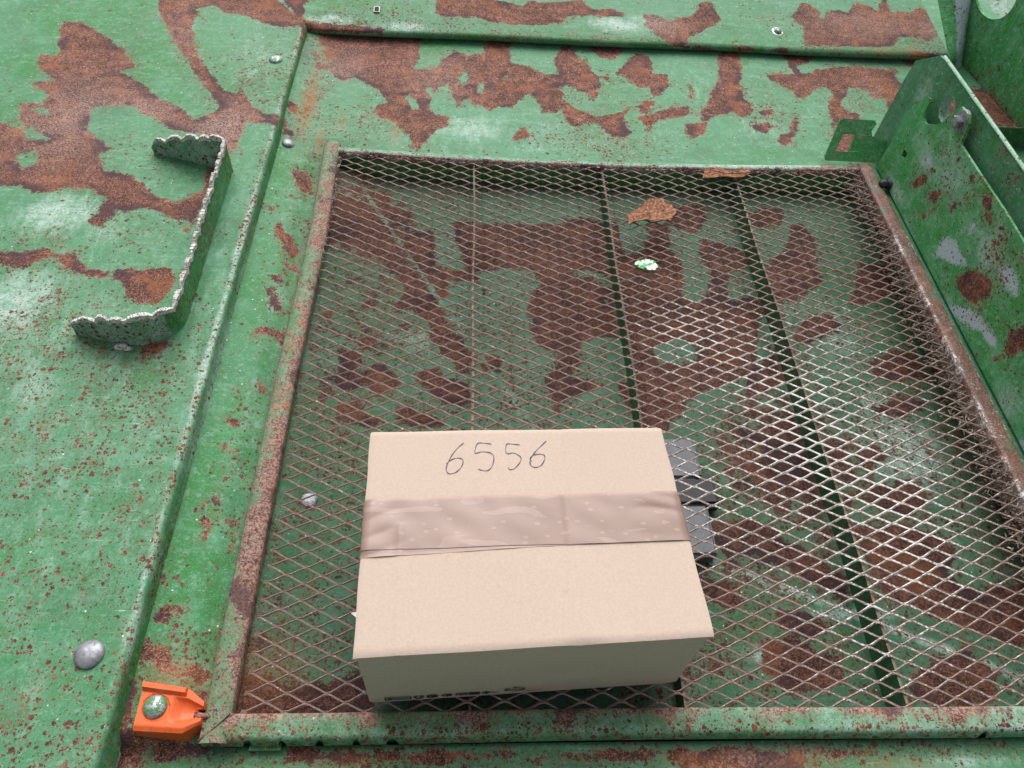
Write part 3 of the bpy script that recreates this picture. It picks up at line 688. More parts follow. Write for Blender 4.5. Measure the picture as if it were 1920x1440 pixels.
# --- outer panel (left), its edge rolled down to the recess
prof = [(-1.447+i*.005, zA) for i in range(224)]                # to x = -0.332
for k in range(1, 8):
    a = k/7*math.radians(80); prof.append((-.3285+.0070*math.sin(a), zA-.0070*(1-math.cos(a))))
prof += [(-.3215, .012), (-.3205, .007), (-.3198, .001), (-.3192, -.006)]
pp = np.array(prof); al = np.concatenate([[0], np.cumsum(np.hypot(*np.diff(pp, axis=0).T))]); al = al-al[223]+pp[223, 0]
ys = np.arange(-.25, 2.3, .005)
def ridge(y): return np.where(y > 1.498, -.3235-(y-1.498)*.76, -.3192)
X = np.repeat(pp[:, 0][None], len(ys), 0); Zz = np.repeat(pp[:, 1][None], len(ys), 0); Y = np.repeat(ys[:, None], len(pp), 1); AL = np.repeat(al[None], len(ys), 0)
Zz = Zz+low_noise(X, Y, .0012, 9, 3)*(X < -.35)
# rolled edge slightly dented
Zz = Zz+np.where(X > -.334, .0010*np.sin(Y*31)+.0008*np.sin(Y*77+1), 0)
back = Y > 1.498
lim = ridge(Y); X2 = np.where(back & (X > lim), lim, X); Z2 = np.where(back, zA+(Zz-zA)*(X < lim), Zz)
keep = ~((X[:-1, :-1] > lim[:-1, :-1]+.006) & back[:-1, :-1])
F = grid_faces(len(ys), len(pp), keep); V = np.stack([X2, Y, Z2], -1).reshape(-1, 3)
wa = wear('outer', np.stack([np.where(back, X2, AL), Y], -1).reshape(-1, 2))
ed = (np.exp(-((AL+.3270)/.0055)**2)*(Y < 1.5)).ravel(); yy = Y.ravel()
wa['wear_glint_a'][:, 2] = np.maximum(wa['wear_glint_a'][:, 2], ed*(.55+.5*np.exp(-((yy-.75)/.25)**2)+.2*np.sin(yy*23)))
wa['wear_glint_a'][:, 1] = np.maximum(wa['wear_glint_a'][:, 1], ed*(.95+.35*np.sin(yy*13+2)))
wa['wear_glint_a'][:, 3] = np.maximum(wa['wear_glint_a'][:, 3], .9*(AL.ravel() > -.318))
V, F, a, b = compact(V, F, wa['wear_glint_a'], wa['wear_shade_b'])
obj('outer_panel', V, F[:, ::-1], M['paint'], body, True, {'wear_glint_a': a, 'wear_shade_b': b}, label='pale weathered panel with large rust blotches at left')
# --- recess panel: strip beside, behind and in front of the screen, one sheet with a rectangular opening
xs = np.arange(-.322, 1.25, .005); ys = np.arange(-.25, 2.05, .005)
X, Y = np.meshgrid(xs, ys)
Zr = -.005+low_noise(X, Y, .0010, 8, 5)
Zr = Zr+.010*np.clip((-.262-X)/.058, 0, 1)**1.5*(Y > .19)
Zr = Zr-.013*np.clip((.200-Y)/.012, 0, 1)-.030*((Y > .192) & (Y < .199) & (X > -.243))
smx = np.clip((X+.278)/.028, 0, 1)
Zr = Zr-.011*smx*smx*(3-2*smx)*np.clip((1.17-Y)/.05, 0, 1)*np.clip((Y-.20)/.03, 0, 1)*(X < -.2)
Zr = Zr+.006*np.clip((Y-1.16)/.34, 0, 1)-.02*np.clip((Y-1.62)/.4, 0, 1)
cx = -.2499-(Y-1.146)*.207
Zr = Zr+.16*np.clip(cx-X, 0, .06)*np.clip((Y-1.146)/.12, 0, 1)
hole = (X[:-1, :-1] > -.226) & (X[:-1, :-1] < .697) & (Y[:-1, :-1] > .196) & (Y[:-1, :-1] < 1.116)
F = grid_faces(len(ys), len(xs), ~hole); V = np.stack([X, Y, Zr], -1).reshape(-1, 3); wa = wear('recess', V[:, :2])
st_ = (V[:, 0] < -.246) & (V[:, 1] < 1.13); wa['wear_glint_a'][:, 3] = np.maximum(wa['wear_glint_a'][:, 3], .42*st_); wa['wear_shade_b'][:, 1] = np.maximum(wa['wear_shade_b'][:, 1], .55*np.exp(-((V[:, 0]+.249)/.006)**2)*(V[:, 1] < 1.13))  # strip's shade painted as deeper green, plus a dark shade line beside the rail
V, F, a, b = compact(V, F, wa['wear_glint_a'], wa['wear_shade_b'])
obj('recess_panel', V, F[:, ::-1], M['paint'], body, True, {'wear_glint_a': a, 'wear_shade_b': b}, label='recessed sheet around the mesh screen')
# --- lip: folded edge of the upper panel overhanging the recess
def yfold(x): return 1.550+(x+.3)*.058
xs = np.linspace(0, 1, 262)
rows = [('c', t) for t in np.linspace(0, 1, 5)]+[('l', t) for t in np.linspace(0, 1, 9)[1:]]+[('d', t) for t in np.linspace(0, 1, 131)[1:]]
V = []; U = []
for kind, t in rows:
    for s in xs:
        x = -.3285+s*1.327
        yf = yfold(x)+.002*math.sin(x*21); zf = .0305
        yb = 1.500+.0015*math.sin(x*14+1); zb = .008
        if kind == 'c': yy = yb+.006*(1-t)**2*0+(.010*(1-t)); zz = zb-.0+.010*t*t-.002*(1-t); yy = yb+.006*(1-t)-.003*math.sin(t*math.pi)
        elif kind == 'l':
            yy = yb+(yf-yb)*t; zz = zb+.010+(zf-zb-.010)*t**.9
        else:
            d = t*.65; yy = yf+d; zz = zf+.14*d
        xr = x
        if kind != 'c' and yy > 1.5:
            xl = float(ridge(np.array(yy))); xr = xl+s*(.9985-xl)
            m = min(1, (xr-xl)/(.16 if kind == 'd' else .035)); zz = zA+(zz-zA)*(m*m*(3-2*m))
        V.append((xr, yy, zz)); U.append((xr, yy, zz))
V = np.array(V)
# unrolled wear coordinate: where the lip plane seen square-on at z = .045
U = V[:, :2]*(.755/(.8-V[:, 2:3]))
wa = wear('lip', U)
F = grid_faces(len(rows), len(xs))
lip = obj('lip_panel', V, F[:, ::-1], M['paint'], body, True, wa, label='folded lip of the upper panel overhanging the recess')
# --- side plate with hook shaped notch, slot and square holes, and the taller plate behind it
def plate(name, x0, th, outline, holes, mat, key, step=.006, label=None):
    bm = bmesh.new()
    def ring(pts):
        vs = [bm.verts.new((x0, p[0], p[1])) for p in pts]; return [bm.edges.new((vs[i], vs[(i+1) % len(vs)])) for i in range(len(vs))]
    def dens(pts, st):
        o = []
        for i, p in enumerate(pts):
            q = pts[(i+1) % len(pts)]; L = math.dist(p, q); k = max(1, int(L/st))
            o += [(p[0]+(q[0]-p[0])*j/k, p[1]+(q[1]-p[1])*j/k) for j in range(k)]
        return o
    es = ring(dens(outline, .03))
    for h in holes: es += ring(h)
    bmesh.ops.triangle_fill(bm, use_beauty=True, use_dissolve=False, edges=es)
    r = bmesh.ops.extrude_face_region(bm, geom=bm.faces[:])
    for v in [e for e in r['geom'] if isinstance(e, bmesh.types.BMVert)]: v.co.x += th
    bmesh.ops.recalc_face_normals(bm, faces=bm.faces[:])
    for axis, rng in ((1, np.arange(-.2, 1.6, step*2)), (2, np.arange(-.02, .5, step*2))):
        for c in rng:
            no = [0, 0, 0]; no[axis] = 1; co = [0, 0, 0]; co[axis] = float(c)+.00071
            bmesh.ops.bisect_plane(bm, geom=bm.verts[:]+bm.edges[:]+bm.faces[:], plane_co=co, plane_no=no)
    bm.verts.index_update(); V = np.array([v.co[:] for v in bm.verts]); Fs = [[v.index for v in f.verts] for f in bm.faces]; bm.free()
    return obj(name, V, Fs, mat, body, False, wear(key, V[:, 1:]) if key else None, label=label)
def circ(cy, cz, ry, rz, n=28, ang=0):
    return [(cy+ry*math.cos(2*math.pi*k/n)*math.cos(ang)-rz*math.sin(2*math.pi*k/n)*math.sin(ang), cz+ry*math.cos(2*math.pi*k/n)*math.sin(ang)+rz*math.sin(2*math.pi*k/n)*math.cos(ang)) for k in range(n)]
def sq(cy, cz, a, b): return [(cy-a, cz-b), (cy+a, cz-b), (cy+a, cz+b), (cy-a, cz+b)]
e_out = [(1.145, .0), (1.1375, .012), (1.130, .058), (1.1358, .1074), (1.118, .138), (1.1075, .1530), (1.098, .1600), (1.0905, .1632), (1.0862, .1600), (1.0866, .1510), (1.0855, .1430), (1.0800, .1345), (1.0740, .1318), (1.0676, .1328), (1.0488, .1432), (1.0390, .1500), (1.0312, .1600), (1.0212, .1849), (1.0100, .1990), (.985, .2020), (.9755, .1935), (.9690, .1760), (.9682, .1656), (.9640, .1638), (.8844, .1640), (.8136, .1650), (.7519, .1635), (.0, .158), (.0, .0)]
plate('side_plate', .7285, .004, e_out, [sq(1.0799, .0660, .0068, .0062), sq(1.0775, .0040+.004, .0085, .0065)], M['paint_plate'], 'plate', label='bright green bracket plate with hook notch at right')
e2_out = [(1.215, .0), (1.208, .12), (1.202, .165), (1.1449, .2055), (1.12, .2075), (.83, .2090), (.0, .2085), (.0, .0)]
plate('rear_plate', .7440, .004, e2_out, [circ(1.0597, .1640, .0215, .0205)], M['paint_rear'], 'rear_plate', label='taller dark green plate with round hole behind the bracket')
# flange turned outwards along the top edge of the rear plate: pale edge
V = []; ysf = np.linspace(0, 1.135, 120)
for y in ysf: V += [(.7428, y, .2085), (.7436, y, .2104), (.7460, y, .2112), (.7485, y, .2104), (.7490, y, .2070), (.7485, y, .2050)]
F = grid_faces(len(ysf), 6)
fl = obj('plate_flange', V, F, M['paint_plate'], body, True, {'wear_glint_a': np.tile([.2, .10, .75, 0], (len(V), 1)), 'wear_shade_b': np.tile([0, 0, 0, 0], (len(V), 1))})
# hole rim (thick welded ring) in the rear plate
ring_o, ring_i = circ(1.0597, .1640, .0245, .0235, 32), circ(1.0597, .1640, .0212, .0202, 32)
V = []; F = []
for k in range(32):
    V += [(.7435, *ring_i[k]), (.7600, *ring_i[k]), (.7600, *ring_o[k]), (.7483, *ring_o[k])]
for k in range(32):
    q = (k+1) % 32
    for j in range(3): F.append((k*4+j, q*4+j, q*4+j+1, k*4+j+1))
obj('hole_rim', V, F, M['paint_part'], body, True, {'wear_glint_a': np.tile([.2, .0, 1.3, 0], (len(V), 1)), 'wear_shade_b': np.zeros((len(V), 4))})  # rim paled in colour for the light coming through the hole
# --- tab bracket bent off the side plate, square window in it
bm = bmesh.new()
outl = [(.6339, .0070), (.6324, .0122), (.6550, .0555), (.6615, .0583), (.7180, .0572), (.7224, .0534), (.7137, .0441), (.7164, .0377), (.7305, .0341), (.7523, .0321), (.7673, .0298), (.7640, .0060), (.7336, .0060)]
win = [(.6512, .0185), (.6737, .0178), (.6850, .0395), (.6634, .0402)]
vs = [bm.verts.new((x, 1.135+z, z)) for x, z in outl]; es = [bm.edges.new((vs[i], vs[(i+1) % len(vs)])) for i in range(len(vs))]
vs = [bm.verts.new((x, 1.135+z, z)) for x, z in win]; es += [bm.edges.new((vs[i], vs[(i+1) % 4])) for i in range(4)]
bmesh.ops.triangle_fill(bm, use_beauty=True, edges=es)
r = bmesh.ops.extrude_face_region(bm, geom=bm.faces[:])
for v in [e for e in r['geom'] if isinstance(e, bmesh.types.BMVert)]: v.co += Vector((0, .0022, -.0022))
bmesh.ops.recalc_face_normals(bm, faces=bm.faces[:])
bmobj('tab_bracket', bm, M['paint_part'], body, label='bent tab with a square window above the screen corner')
# --- tall panel at far right with a big round hole, and its turned front flange
P0, P1 = Vector((1.035, 1.500, .0)), Vector((1.115, .80, .0))
up = Vector((.0, .0, .36))
bm = bmesh.new()
ex = (P1-P0).normalized(); 
quad = [P0+Vector((0, 0, -.006)), P1+Vector((0, 0, -.006)), P1+up, P0+(Vector((1.0227, 1.556, .10))-P0)*3.2]
def on_f(s, t): # bilinear on the quad
    a = quad[0].lerp(quad[1], s); b_ = quad[3].lerp(quad[2], s); return a.lerp(b_, t)
hc = (0.0, .0)
vs = [bm.verts.new(q) for q in quad]
N1 = (quad[1]-quad[0]).cross(quad[3]-quad[0]).normalized(); 
es = [bm.edges.new((vs[i], vs[(i+1) % 4])) for i in range(4)]
fo = quad[0]; fe1 = (quad[1]-quad[0]).normalized(); fe2 = N1.cross(fe1).normalized()
camd = Vector((.0, .0, .8))
def hit(dirv):
    t = (fo-camd).dot(N1)/dirv.dot(N1); return camd+dirv*t
hcen = hit(Vector((.9979, -.0252, .0590))*((1868-960)/1442)+Vector((.0166, -.7864, -.6175))*((-22-720)/1442)+Vector((.0619, .6172, -.7844)))
hv = [bm.verts.new(hcen+fe1*(.066*math.cos(2*math.pi*k/36))+fe2*(.052*math.sin(2*math.pi*k/36))) for k in range(36)]
es += [bm.edges.new((hv[i], hv[(i+1) % 36])) for i in range(36)]
bmesh.ops.triangle_fill(bm, use_beauty=True, edges=es)
bmesh.ops.recalc_face_normals(bm, faces=bm.faces[:])
r = bmesh.ops.extrude_face_region(bm, geom=bm.faces[:]); nn = N1 if N1.x > 0 else -N1
for v in [e for e in r['geom'] if isinstance(e, bmesh.types.BMVert)]: v.co += nn*.005
bmesh.ops.recalc_face_normals(bm, faces=bm.faces[:])
for c in np.arange(.5, 1.7, .02): bmesh.ops.bisect_plane(bm, geom=bm.verts[:]+bm.edges[:]+bm.faces[:], plane_co=(0, float(c)+.0007, 0), plane_no=(0, 1, 0))
for c in np.arange(-.002, .5, .012): bmesh.ops.bisect_plane(bm, geom=bm.verts[:]+bm.edges[:]+bm.faces[:], plane_co=(0, 0, float(c)+.0007), plane_no=(0, 0, 1))
fp = bmobj('end_panel', bm, M['paint_plate'], body, label='tall dark green panel with a round hole at the far right')
def set_wear(o, fn):
    me = o.data; n = len(me.vertices); co = np.zeros(n*3, np.float32); me.vertices.foreach_get('co', co); co = co.reshape(-1, 3)+np.array(root_loc(o.parent), np.float32)
    a, b = fn(co)
    for k, v in (('wear_glint_a', a), ('wear_shade_b', b)):
        at = me.attributes.get(k) or me.attributes.new(k, 'FLOAT_COLOR', 'POINT'); at.data.foreach_set('color', np.asarray(v, np.float32).ravel())
def col4(n, a, b, c, d):
    return np.stack([np.broadcast_to(np.asarray(v, float), (n,)) for v in (a, b, c, d)], -1)
def fw(P):
    n = len(P); z = P[:, 2]; e = np.exp(-np.clip(z+.002, 0, 1)/.012)
    return col4(n, .28+.24*e, .85*e, .05, .55), col4(n, 0, .5*e, 0, 0)
set_wear(fp, fw)
# front flange of that panel
q0, q1 = Vector((1.033, 1.498, -.004)), quad[3]
l0, l1 = Vector((.9930, 1.478, .004)), Vector((.9722, 1.452, .03)); l2 = Vector((.9565, 1.5722, .10)); l3 = l2+(l2-l1)*1.8
V = []; U = []
for i in range(25):
    t = i/24
    lf = l0.lerp(l1, t*8) if t < .125 else l1.lerp(l3, (t-.125)/.875)
    rt = q0.lerp(q1, t)
    for j in range(13):
        s = j/12; p = lf.lerp(rt, s)+Vector((-.004, -.010, 0))*math.sin(s*math.pi)*(.4+.6*t); V.append(tuple(p)); U.append((s, t))
U = np.array(U); wa = col4(len(U), .2, .03, .15, .55-.3*U[:, 0]); wb = col4(len(U), 0, 0, .5+(.62-np.abs(U[:, 0]-.72)*2.6)*.5, 0)  # grey-blue sheen painted into the colour as a strip
V2 = [(v[0]+.003, v[1]+.004, v[2]) for v in V]; nf = len(V)
F = list(map(tuple, grid_faces(25, 13)))+[tuple(x+nf for x in f[::-1]) for f in grid_faces(25, 13)]
for i in range(24): F.append((i*13, i*13+13, nf+i*13+13, nf+i*13))
for j in range(12): F.append((j, nf+j, nf+j+1, j+1))
obj('panel_flange', V+V2, F, M['paint_plate'], body, True, {'wear_glint_a': np.vstack([wa, wa]), 'wear_shade_b': np.vstack([wb, wb])})
# pale panel glimpsed through the round hole and beyond
V = []; 
for i in range(12):
    for j in range(12): V.append((1.14+.05*i+.012*j, 1.0+j*.14, -.02+i*.05+.0*j))
obj('far_panel', V, grid_faces(12, 12), M['paint'], body, True, {'wear_glint_a': np.tile([.2, .05, .75, 0], (144, 1)), 'wear_shade_b': np.zeros((144, 4))}, label='pale green panel seen through the round hole')
# small slotted bracket behind the rear plate
bm = bmesh.new()
def boxv(bm, c, s, rz=0, rx=0, ry=0, mi=0):
    r = bmesh.ops.create_cube(bm, size=1); m = Matrix.Translation(c) @ Matrix.Rotation(rz, 4, 'Z') @ Matrix.Rotation(ry, 4, 'Y') @ Matrix.Rotation(rx, 4, 'X') @ Matrix.Diagonal((*s, 1))
    bmesh.ops.transform(bm, matrix=m, verts=r['verts'])
    for f in {f for v in r['verts'] for f in v.link_faces}: f.material_index = mi
    return r['verts']
boxv(bm, (.96, 1.222, .016), (.22, .004, .040)); boxv(bm, (.882, 1.12, .012), (.006, .20, .030)); boxv(bm, (.96, 1.06, .01), (.18, .05, .03))
bmesh.ops.bevel(bm, geom=bm.edges[:], offset=.0012, segments=2, affect='EDGES')
sb = bmobj('slotted_bracket', bm, M['paint_rail'], body, label='rust streaked bracket behind the rear plate')
# --- well under the screen: floor sheet with pressed folds and side walls
def bow(x): return .074*(x-.24)**2
def floor_z(X, Y):
    z = -.040-.012*np.clip((1.05-Y)/.25, 0, 1)-.006*np.clip((X-.45)/.2, 0, 1)
    a, b = np.array((-.157, 1.0286)), np.array((.0942, .596)); d = (b-a)/np.hypot(*(b-a))
    s = (X-a[0])*(-d[1])+(Y-a[1])*d[0]       # left of the fold is negative
    z = z+.075*np.clip(-s, 0, .3)+.014*np.exp(-((X+.235)/.05)**2)+.0016*np.exp(-(s/.006)**2)*(Y > .5)
    a, b = np.array((.155, .459)), np.array((.635, .260)); d = (b-a)/np.hypot(*(b-a))
    s2 = (X-a[0])*(-d[1])+(Y-a[1])*d[0]
    return z+.10*np.clip(-s2, 0, .15)*np.clip((X+.05)/.2, 0, 1), s, s2
xs = np.arange(-.235, .7081, .004); ys = np.arange(.185, 1.104, .004); X, Y = np.meshgrid(xs, ys)
Zf, s1, s2 = floor_z(X, Y); Zf = Zf+low_noise(X, Y, .0008, 10, 9)
Yb = Y+bow(X)*np.clip((Y-.6)/.5, 0, 1)
V = np.stack([X, Yb, Zf], -1).reshape(-1, 3); wa = wear('floor', np.stack([X, Y+bow(X)*np.clip((Y-.6)/.5, 0, 1)], -1).reshape(-1, 2))
crease = np.exp(-(s1.ravel()/.010)**2)*(Y.ravel() > .5); wa['wear_glint_a'][:, 2] = np.maximum(wa['wear_glint_a'][:, 2], .45*crease); wa['wear_glint_a'][:, 0] = np.minimum(wa['wear_glint_a'][:, 0], 1-.66*crease)
lg = np.exp(-((s2.ravel()-.002)/.009)**2)*(X.ravel() > .1); wa['wear_glint_a'][:, 2] = np.maximum(wa['wear_glint_a'][:, 2], .8*lg)
obj('well_floor', V, grid_faces(len(ys), len(xs))[:, ::-1], M['paint_shaded'], body, True, wa, label='folded floor sheet seen below the mesh')
def wall(name, pts, zt, zb, nz=6, wfn=None, mat='paint_shaded'):
    V = [(x, y, zt+(zb-zt)*k/(nz-1)) for x, y in pts for k in range(nz)]
    n = len(V); P = np.array(V)
    return obj(name, V, grid_faces(len(pts), nz), M[mat], body, True, {'wear_glint_a': col4(n, .2, .1, .0, .9) if wfn is None else wfn(P), 'wear_shade_b': np.zeros((n, 4))})
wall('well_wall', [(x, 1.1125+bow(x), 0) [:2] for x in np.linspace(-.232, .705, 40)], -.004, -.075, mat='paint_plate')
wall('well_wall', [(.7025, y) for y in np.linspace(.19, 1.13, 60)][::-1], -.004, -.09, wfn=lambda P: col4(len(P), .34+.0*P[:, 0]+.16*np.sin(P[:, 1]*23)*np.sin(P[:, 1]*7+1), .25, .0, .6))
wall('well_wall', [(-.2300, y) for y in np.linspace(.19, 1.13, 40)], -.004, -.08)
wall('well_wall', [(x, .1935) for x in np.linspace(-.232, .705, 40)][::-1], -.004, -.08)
bm = bmesh.new(); boxv(bm, (.235, .66, -.105), (1.0, 1.0, .01)); bmobj('well_base', bm, M['paint_shaded'], body)
# --- serrated grip step on the outer panel
def catmull(P, n):
    P = [Vector(p) for p in P]; out = []
    for i in range(len(P)-1):
        p0, p1, p2, p3 = P[max(i-1, 0)], P[i], P[i+1], P[min(i+2, len(P)-1)]
        for k in range(n):
            t = k/n; out.append(.5*((2*p1)+(p2-p0)*t+(2*p0-5*p1+4*p2-p3)*t*t+(3*p1-p0-3*p2+p3)*t**3))
    return out+[P[-1]]
ctl = [(-.5010, 1.0640, .024), (-.4600, 1.0530, .040), (-.4100, 1.0370, .056), (-.3835, 1.0290, .062), (-.3745, 1.0300, .060), (-.3712, 1.0380, .0590), (-.3708, 1.0200, .0580), (-.3700, .9600, .0560), (-.3690, .8700, .0530), (-.3680, .7900, .0500), (-.3670, .7150, .0470), (-.3680, .6960, .0465), (-.3730, .6830, .0470), (-.3830, .6740, .050), (-.4000, .6640, .056), (-.4180, .6590, .054), (-.4600, .6660, .044), (-.4990, .6760, .031)]
ctl = [(x, y, h) for x, y, h in ctl if not (abs(x+.3712) < 1e-6)]
path = catmull(ctl, 16)
arc = [0]
for i in range(1, len(path)): arc.append(arc[-1]+math.hypot(path[i].x-path[i-1].x, path[i].y-path[i-1].y))
# resample evenly
res = []; j = 0
for s in np.arange(0, arc[-1], .0012):
    while arc[j+1] < s: j += 1
    t = (s-arc[j])/max(1e-9, arc[j+1]-arc[j]); res.append((path[j].lerp(path[j+1], t), s))
SB = np.concatenate([[0], np.cumsum(RNG.uniform(.017, .034, 60))]); SH = RNG.uniform(.0045, .0098, 61); SK = RNG.uniform(.6, 1.5, 61)
V = []; mi = []; th = .0026; NR = 8
for i, (p, s) in enumerate(res):
    a = res[min(i+1, len(res)-1)][0]; b_ = res[max(i-1, 0)][0]; tx, ty = a.x-b_.x, a.y-b_.y; L = math.hypot(tx, ty) or 1
    nx, ny = -ty/L, tx/L
    bi = int(np.searchsorted(SB, s, side='right'))-1; ph = (s-SB[bi])/(SB[bi+1]-SB[bi]); sc_ = SH[bi]*abs(math.sin(math.pi*ph**SK[bi]))**.6+random.uniform(-.0010, .0010)
    endt = min(1, s/.012)*min(1, (arc[-1]-s)/.012)
    h = (p.z-.0075+sc_)*(.55+.45*math.sqrt(max(0, endt)))
    lean = .05*h
    for side in (1, -1):
        for k in range(NR):
            z = zA-.002+(h+.002)*(k/(NR-1)); bul = 1.0+((.75+.5*math.sin(s*210+math.sin(s*90))) if k >= NR-2 else 0)*(.55 if k == NR-2 else 1)+random.uniform(-.25, .35)*(k >= NR-2)
            V.append((p.x+nx*th*.5*side*bul, p.y+ny*th*.5*side*bul, z))
n2 = 2*NR; F = []
for i in range(len(res)-1):
    o0, o1 = i*n2, (i+1)*n2
    for k in range(NR-1):
        m = 1 if k >= NR-2 else 0
        F.append((o0+k, o0+k+1, o1+k+1, o1+k)); mi.append(m)
        F.append((o0+NR+k, o1+NR+k, o1+NR+k+1, o0+NR+k+1)); mi.append(m)
    F.append((o0+NR-1, o0+n2-1, o1+n2-1, o1+NR-1)); mi.append(1)
F.append(tuple(range(NR))+tuple(range(2*NR-1, NR-1, -1))); mi.append(1)
o0 = (len(res)-1)*n2; F.append(tuple(o0+k for k in list(range(NR))[::-1])+tuple(o0+k for k in range(NR, n2))); mi.append(1)
PV = np.array(V); zz = (PV[:, 2]-zA)/.05
leg = (PV[:, 0] < -.378)
obj('step_bracket', V, F, [M['paint_part'], M['chip']], body, False, {'wear_glint_a': col4(len(V), .25, .25+.3*(zz > .75), .15+.6*leg, .35-.3*leg), 'wear_shade_b': col4(len(V), 0, .0*leg, 0, 0)}, mi, label='C shaped grip step with a chipped serrated edge')
# weld bead blobs at the step's feet
for c, r_ in (((-.4370, .655, .031), .007), ((-.4290, .6525, .0305), .005)):
    bm = bmesh.new(); bmesh.ops.create_icosphere(bm, subdivisions=2, radius=r_, matrix=Matrix.Translation(c) @ Matrix.Diagonal((1.3, .8, .55, 1)))
    for v in bm.verts: v.co += Vector((random.gauss(0, .0004), random.gauss(0, .0004), random.gauss(0, .0003)))
    bmobj('weld_bead', bm, M['chip'], body, True)
# --- bolts
def dome_bolt(name, c, r, h, mat, tilt=(0, 0, 0), washer=0, hexh=0, label=None, parent=None):
    bm = bmesh.new()
    prof = [(0, h), (r*.3, h*.96), (r*.6, h*.80), (r*.85, h*.50), (r*.97, h*.22), (r, 0), (r*.96, -h*.25)]
    if hexh: prof = []
    N = 28
    def lathe(prof):
        rings = []
        for (q, z) in prof:
            rings.append([bm.verts.new((q*math.cos(2*math.pi*k/N), q*math.sin(2*math.pi*k/N), z)) for k in range(N)] if q > 0 else [bm.verts.new((0, 0, z))])
        for a, b_ in zip(rings[:-1], rings[1:]):
            for k in range(N):
                if len(a) == 1: bm.faces.new((a[0], b_[k], b_[(k+1) % N]))
                else: bm.faces.new((a[k], b_[k], b_[(k+1) % N], a[(k+1) % N]))
    if prof: lathe(prof)
    if washer: lathe([(washer*.45, h*.10), (washer*.8, h*.08), (washer*.95, h*.05), (washer, -.0004), (washer, -h*.5)])
    if hexh:
        a = [bm.verts.new((hexh*math.cos(math.pi/3*k), hexh*math.sin(math.pi/3*k), 0)) for k in range(6)]
        b_ = [bm.verts.new((hexh*math.cos(math.pi/3*k), hexh*math.sin(math.pi/3*k), h*.85)) for k in range(6)]
        c_ = [bm.verts.new((hexh*.8*math.cos(math.pi/3*k), hexh*.8*math.sin(math.pi/3*k), h)) for k in range(6)]
        for k in range(6): bm.faces.new((a[k], a[(k+1) % 6], b_[(k+1) % 6], b_[k])); bm.faces.new((b_[k], b_[(k+1) % 6], c_[(k+1) % 6], c_[k]))
        bm.faces.new(c_)
    m = Matrix.Translation(c) @ Matrix.Rotation(tilt[2], 4, 'Z') @ Matrix.Rotation(tilt[0], 4, 'X') @ Matrix.Rotation(tilt[1], 4, 'Y')
    bmesh.ops.transform(bm, matrix=m, verts=bm.verts[:])
    o = bmobj(name, bm, mat, parent or body, hexh == 0, label=label); return o
dome_bolt('bolt', (-.3577, .2640, zA+.0005), .0142, .0065, M['zinc'], label='large round bolt head on the pale panel')
dome_bolt('bolt', (-.3574, 1.3585, zA+.0005), .0125, .005, M['zinc_paint'], label='small bolt head near the panel corner')
dome_bolt('bolt', (-.3060, 1.1410, .0025), .0105, .005, M['zinc'], (0, .35, 0), label='small bolt head on the recess slope')
dome_bolt('bolt', (.6423, 1.5591, .0262), .0085, .006, M['zinc_paint'], (.2, 0, 0), washer=.0135, label='bolt on the folded lip')
dome_bolt('bolt', (.7283, .9938, .1846), 0.0, .010, M['zinc'], (0, -math.pi/2, 0), washer=.0175, hexh=.0095, label='hexagon bolt with washer on the side plate')
dome_bolt('bolt', (-.1842, .4660, -.0325), 0.0, .010, M['zinc'], (0, 0, .35), washer=.0165, hexh=.0115, label='hexagon bolt under the mesh')
dome_bolt('plug', (.6535, 1.1235, -.012), .0075, .003, M['cream'], (math.pi/2, 0, 0), label='cream plug on the well wall')
# square hole in the lip: its inner shade painted as a flat dark face
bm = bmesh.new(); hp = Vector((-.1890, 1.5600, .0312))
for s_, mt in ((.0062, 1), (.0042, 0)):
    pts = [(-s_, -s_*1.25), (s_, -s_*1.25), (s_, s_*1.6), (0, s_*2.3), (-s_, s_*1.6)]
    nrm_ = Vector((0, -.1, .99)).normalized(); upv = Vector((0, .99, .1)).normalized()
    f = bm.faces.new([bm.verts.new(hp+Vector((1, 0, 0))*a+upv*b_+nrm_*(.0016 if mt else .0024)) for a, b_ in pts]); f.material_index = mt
bmobj('bolt_hole_dark_face', bm, [M['dark'], M['chip']], body, label='small bolt hole in the lip drawn as a dark patch')
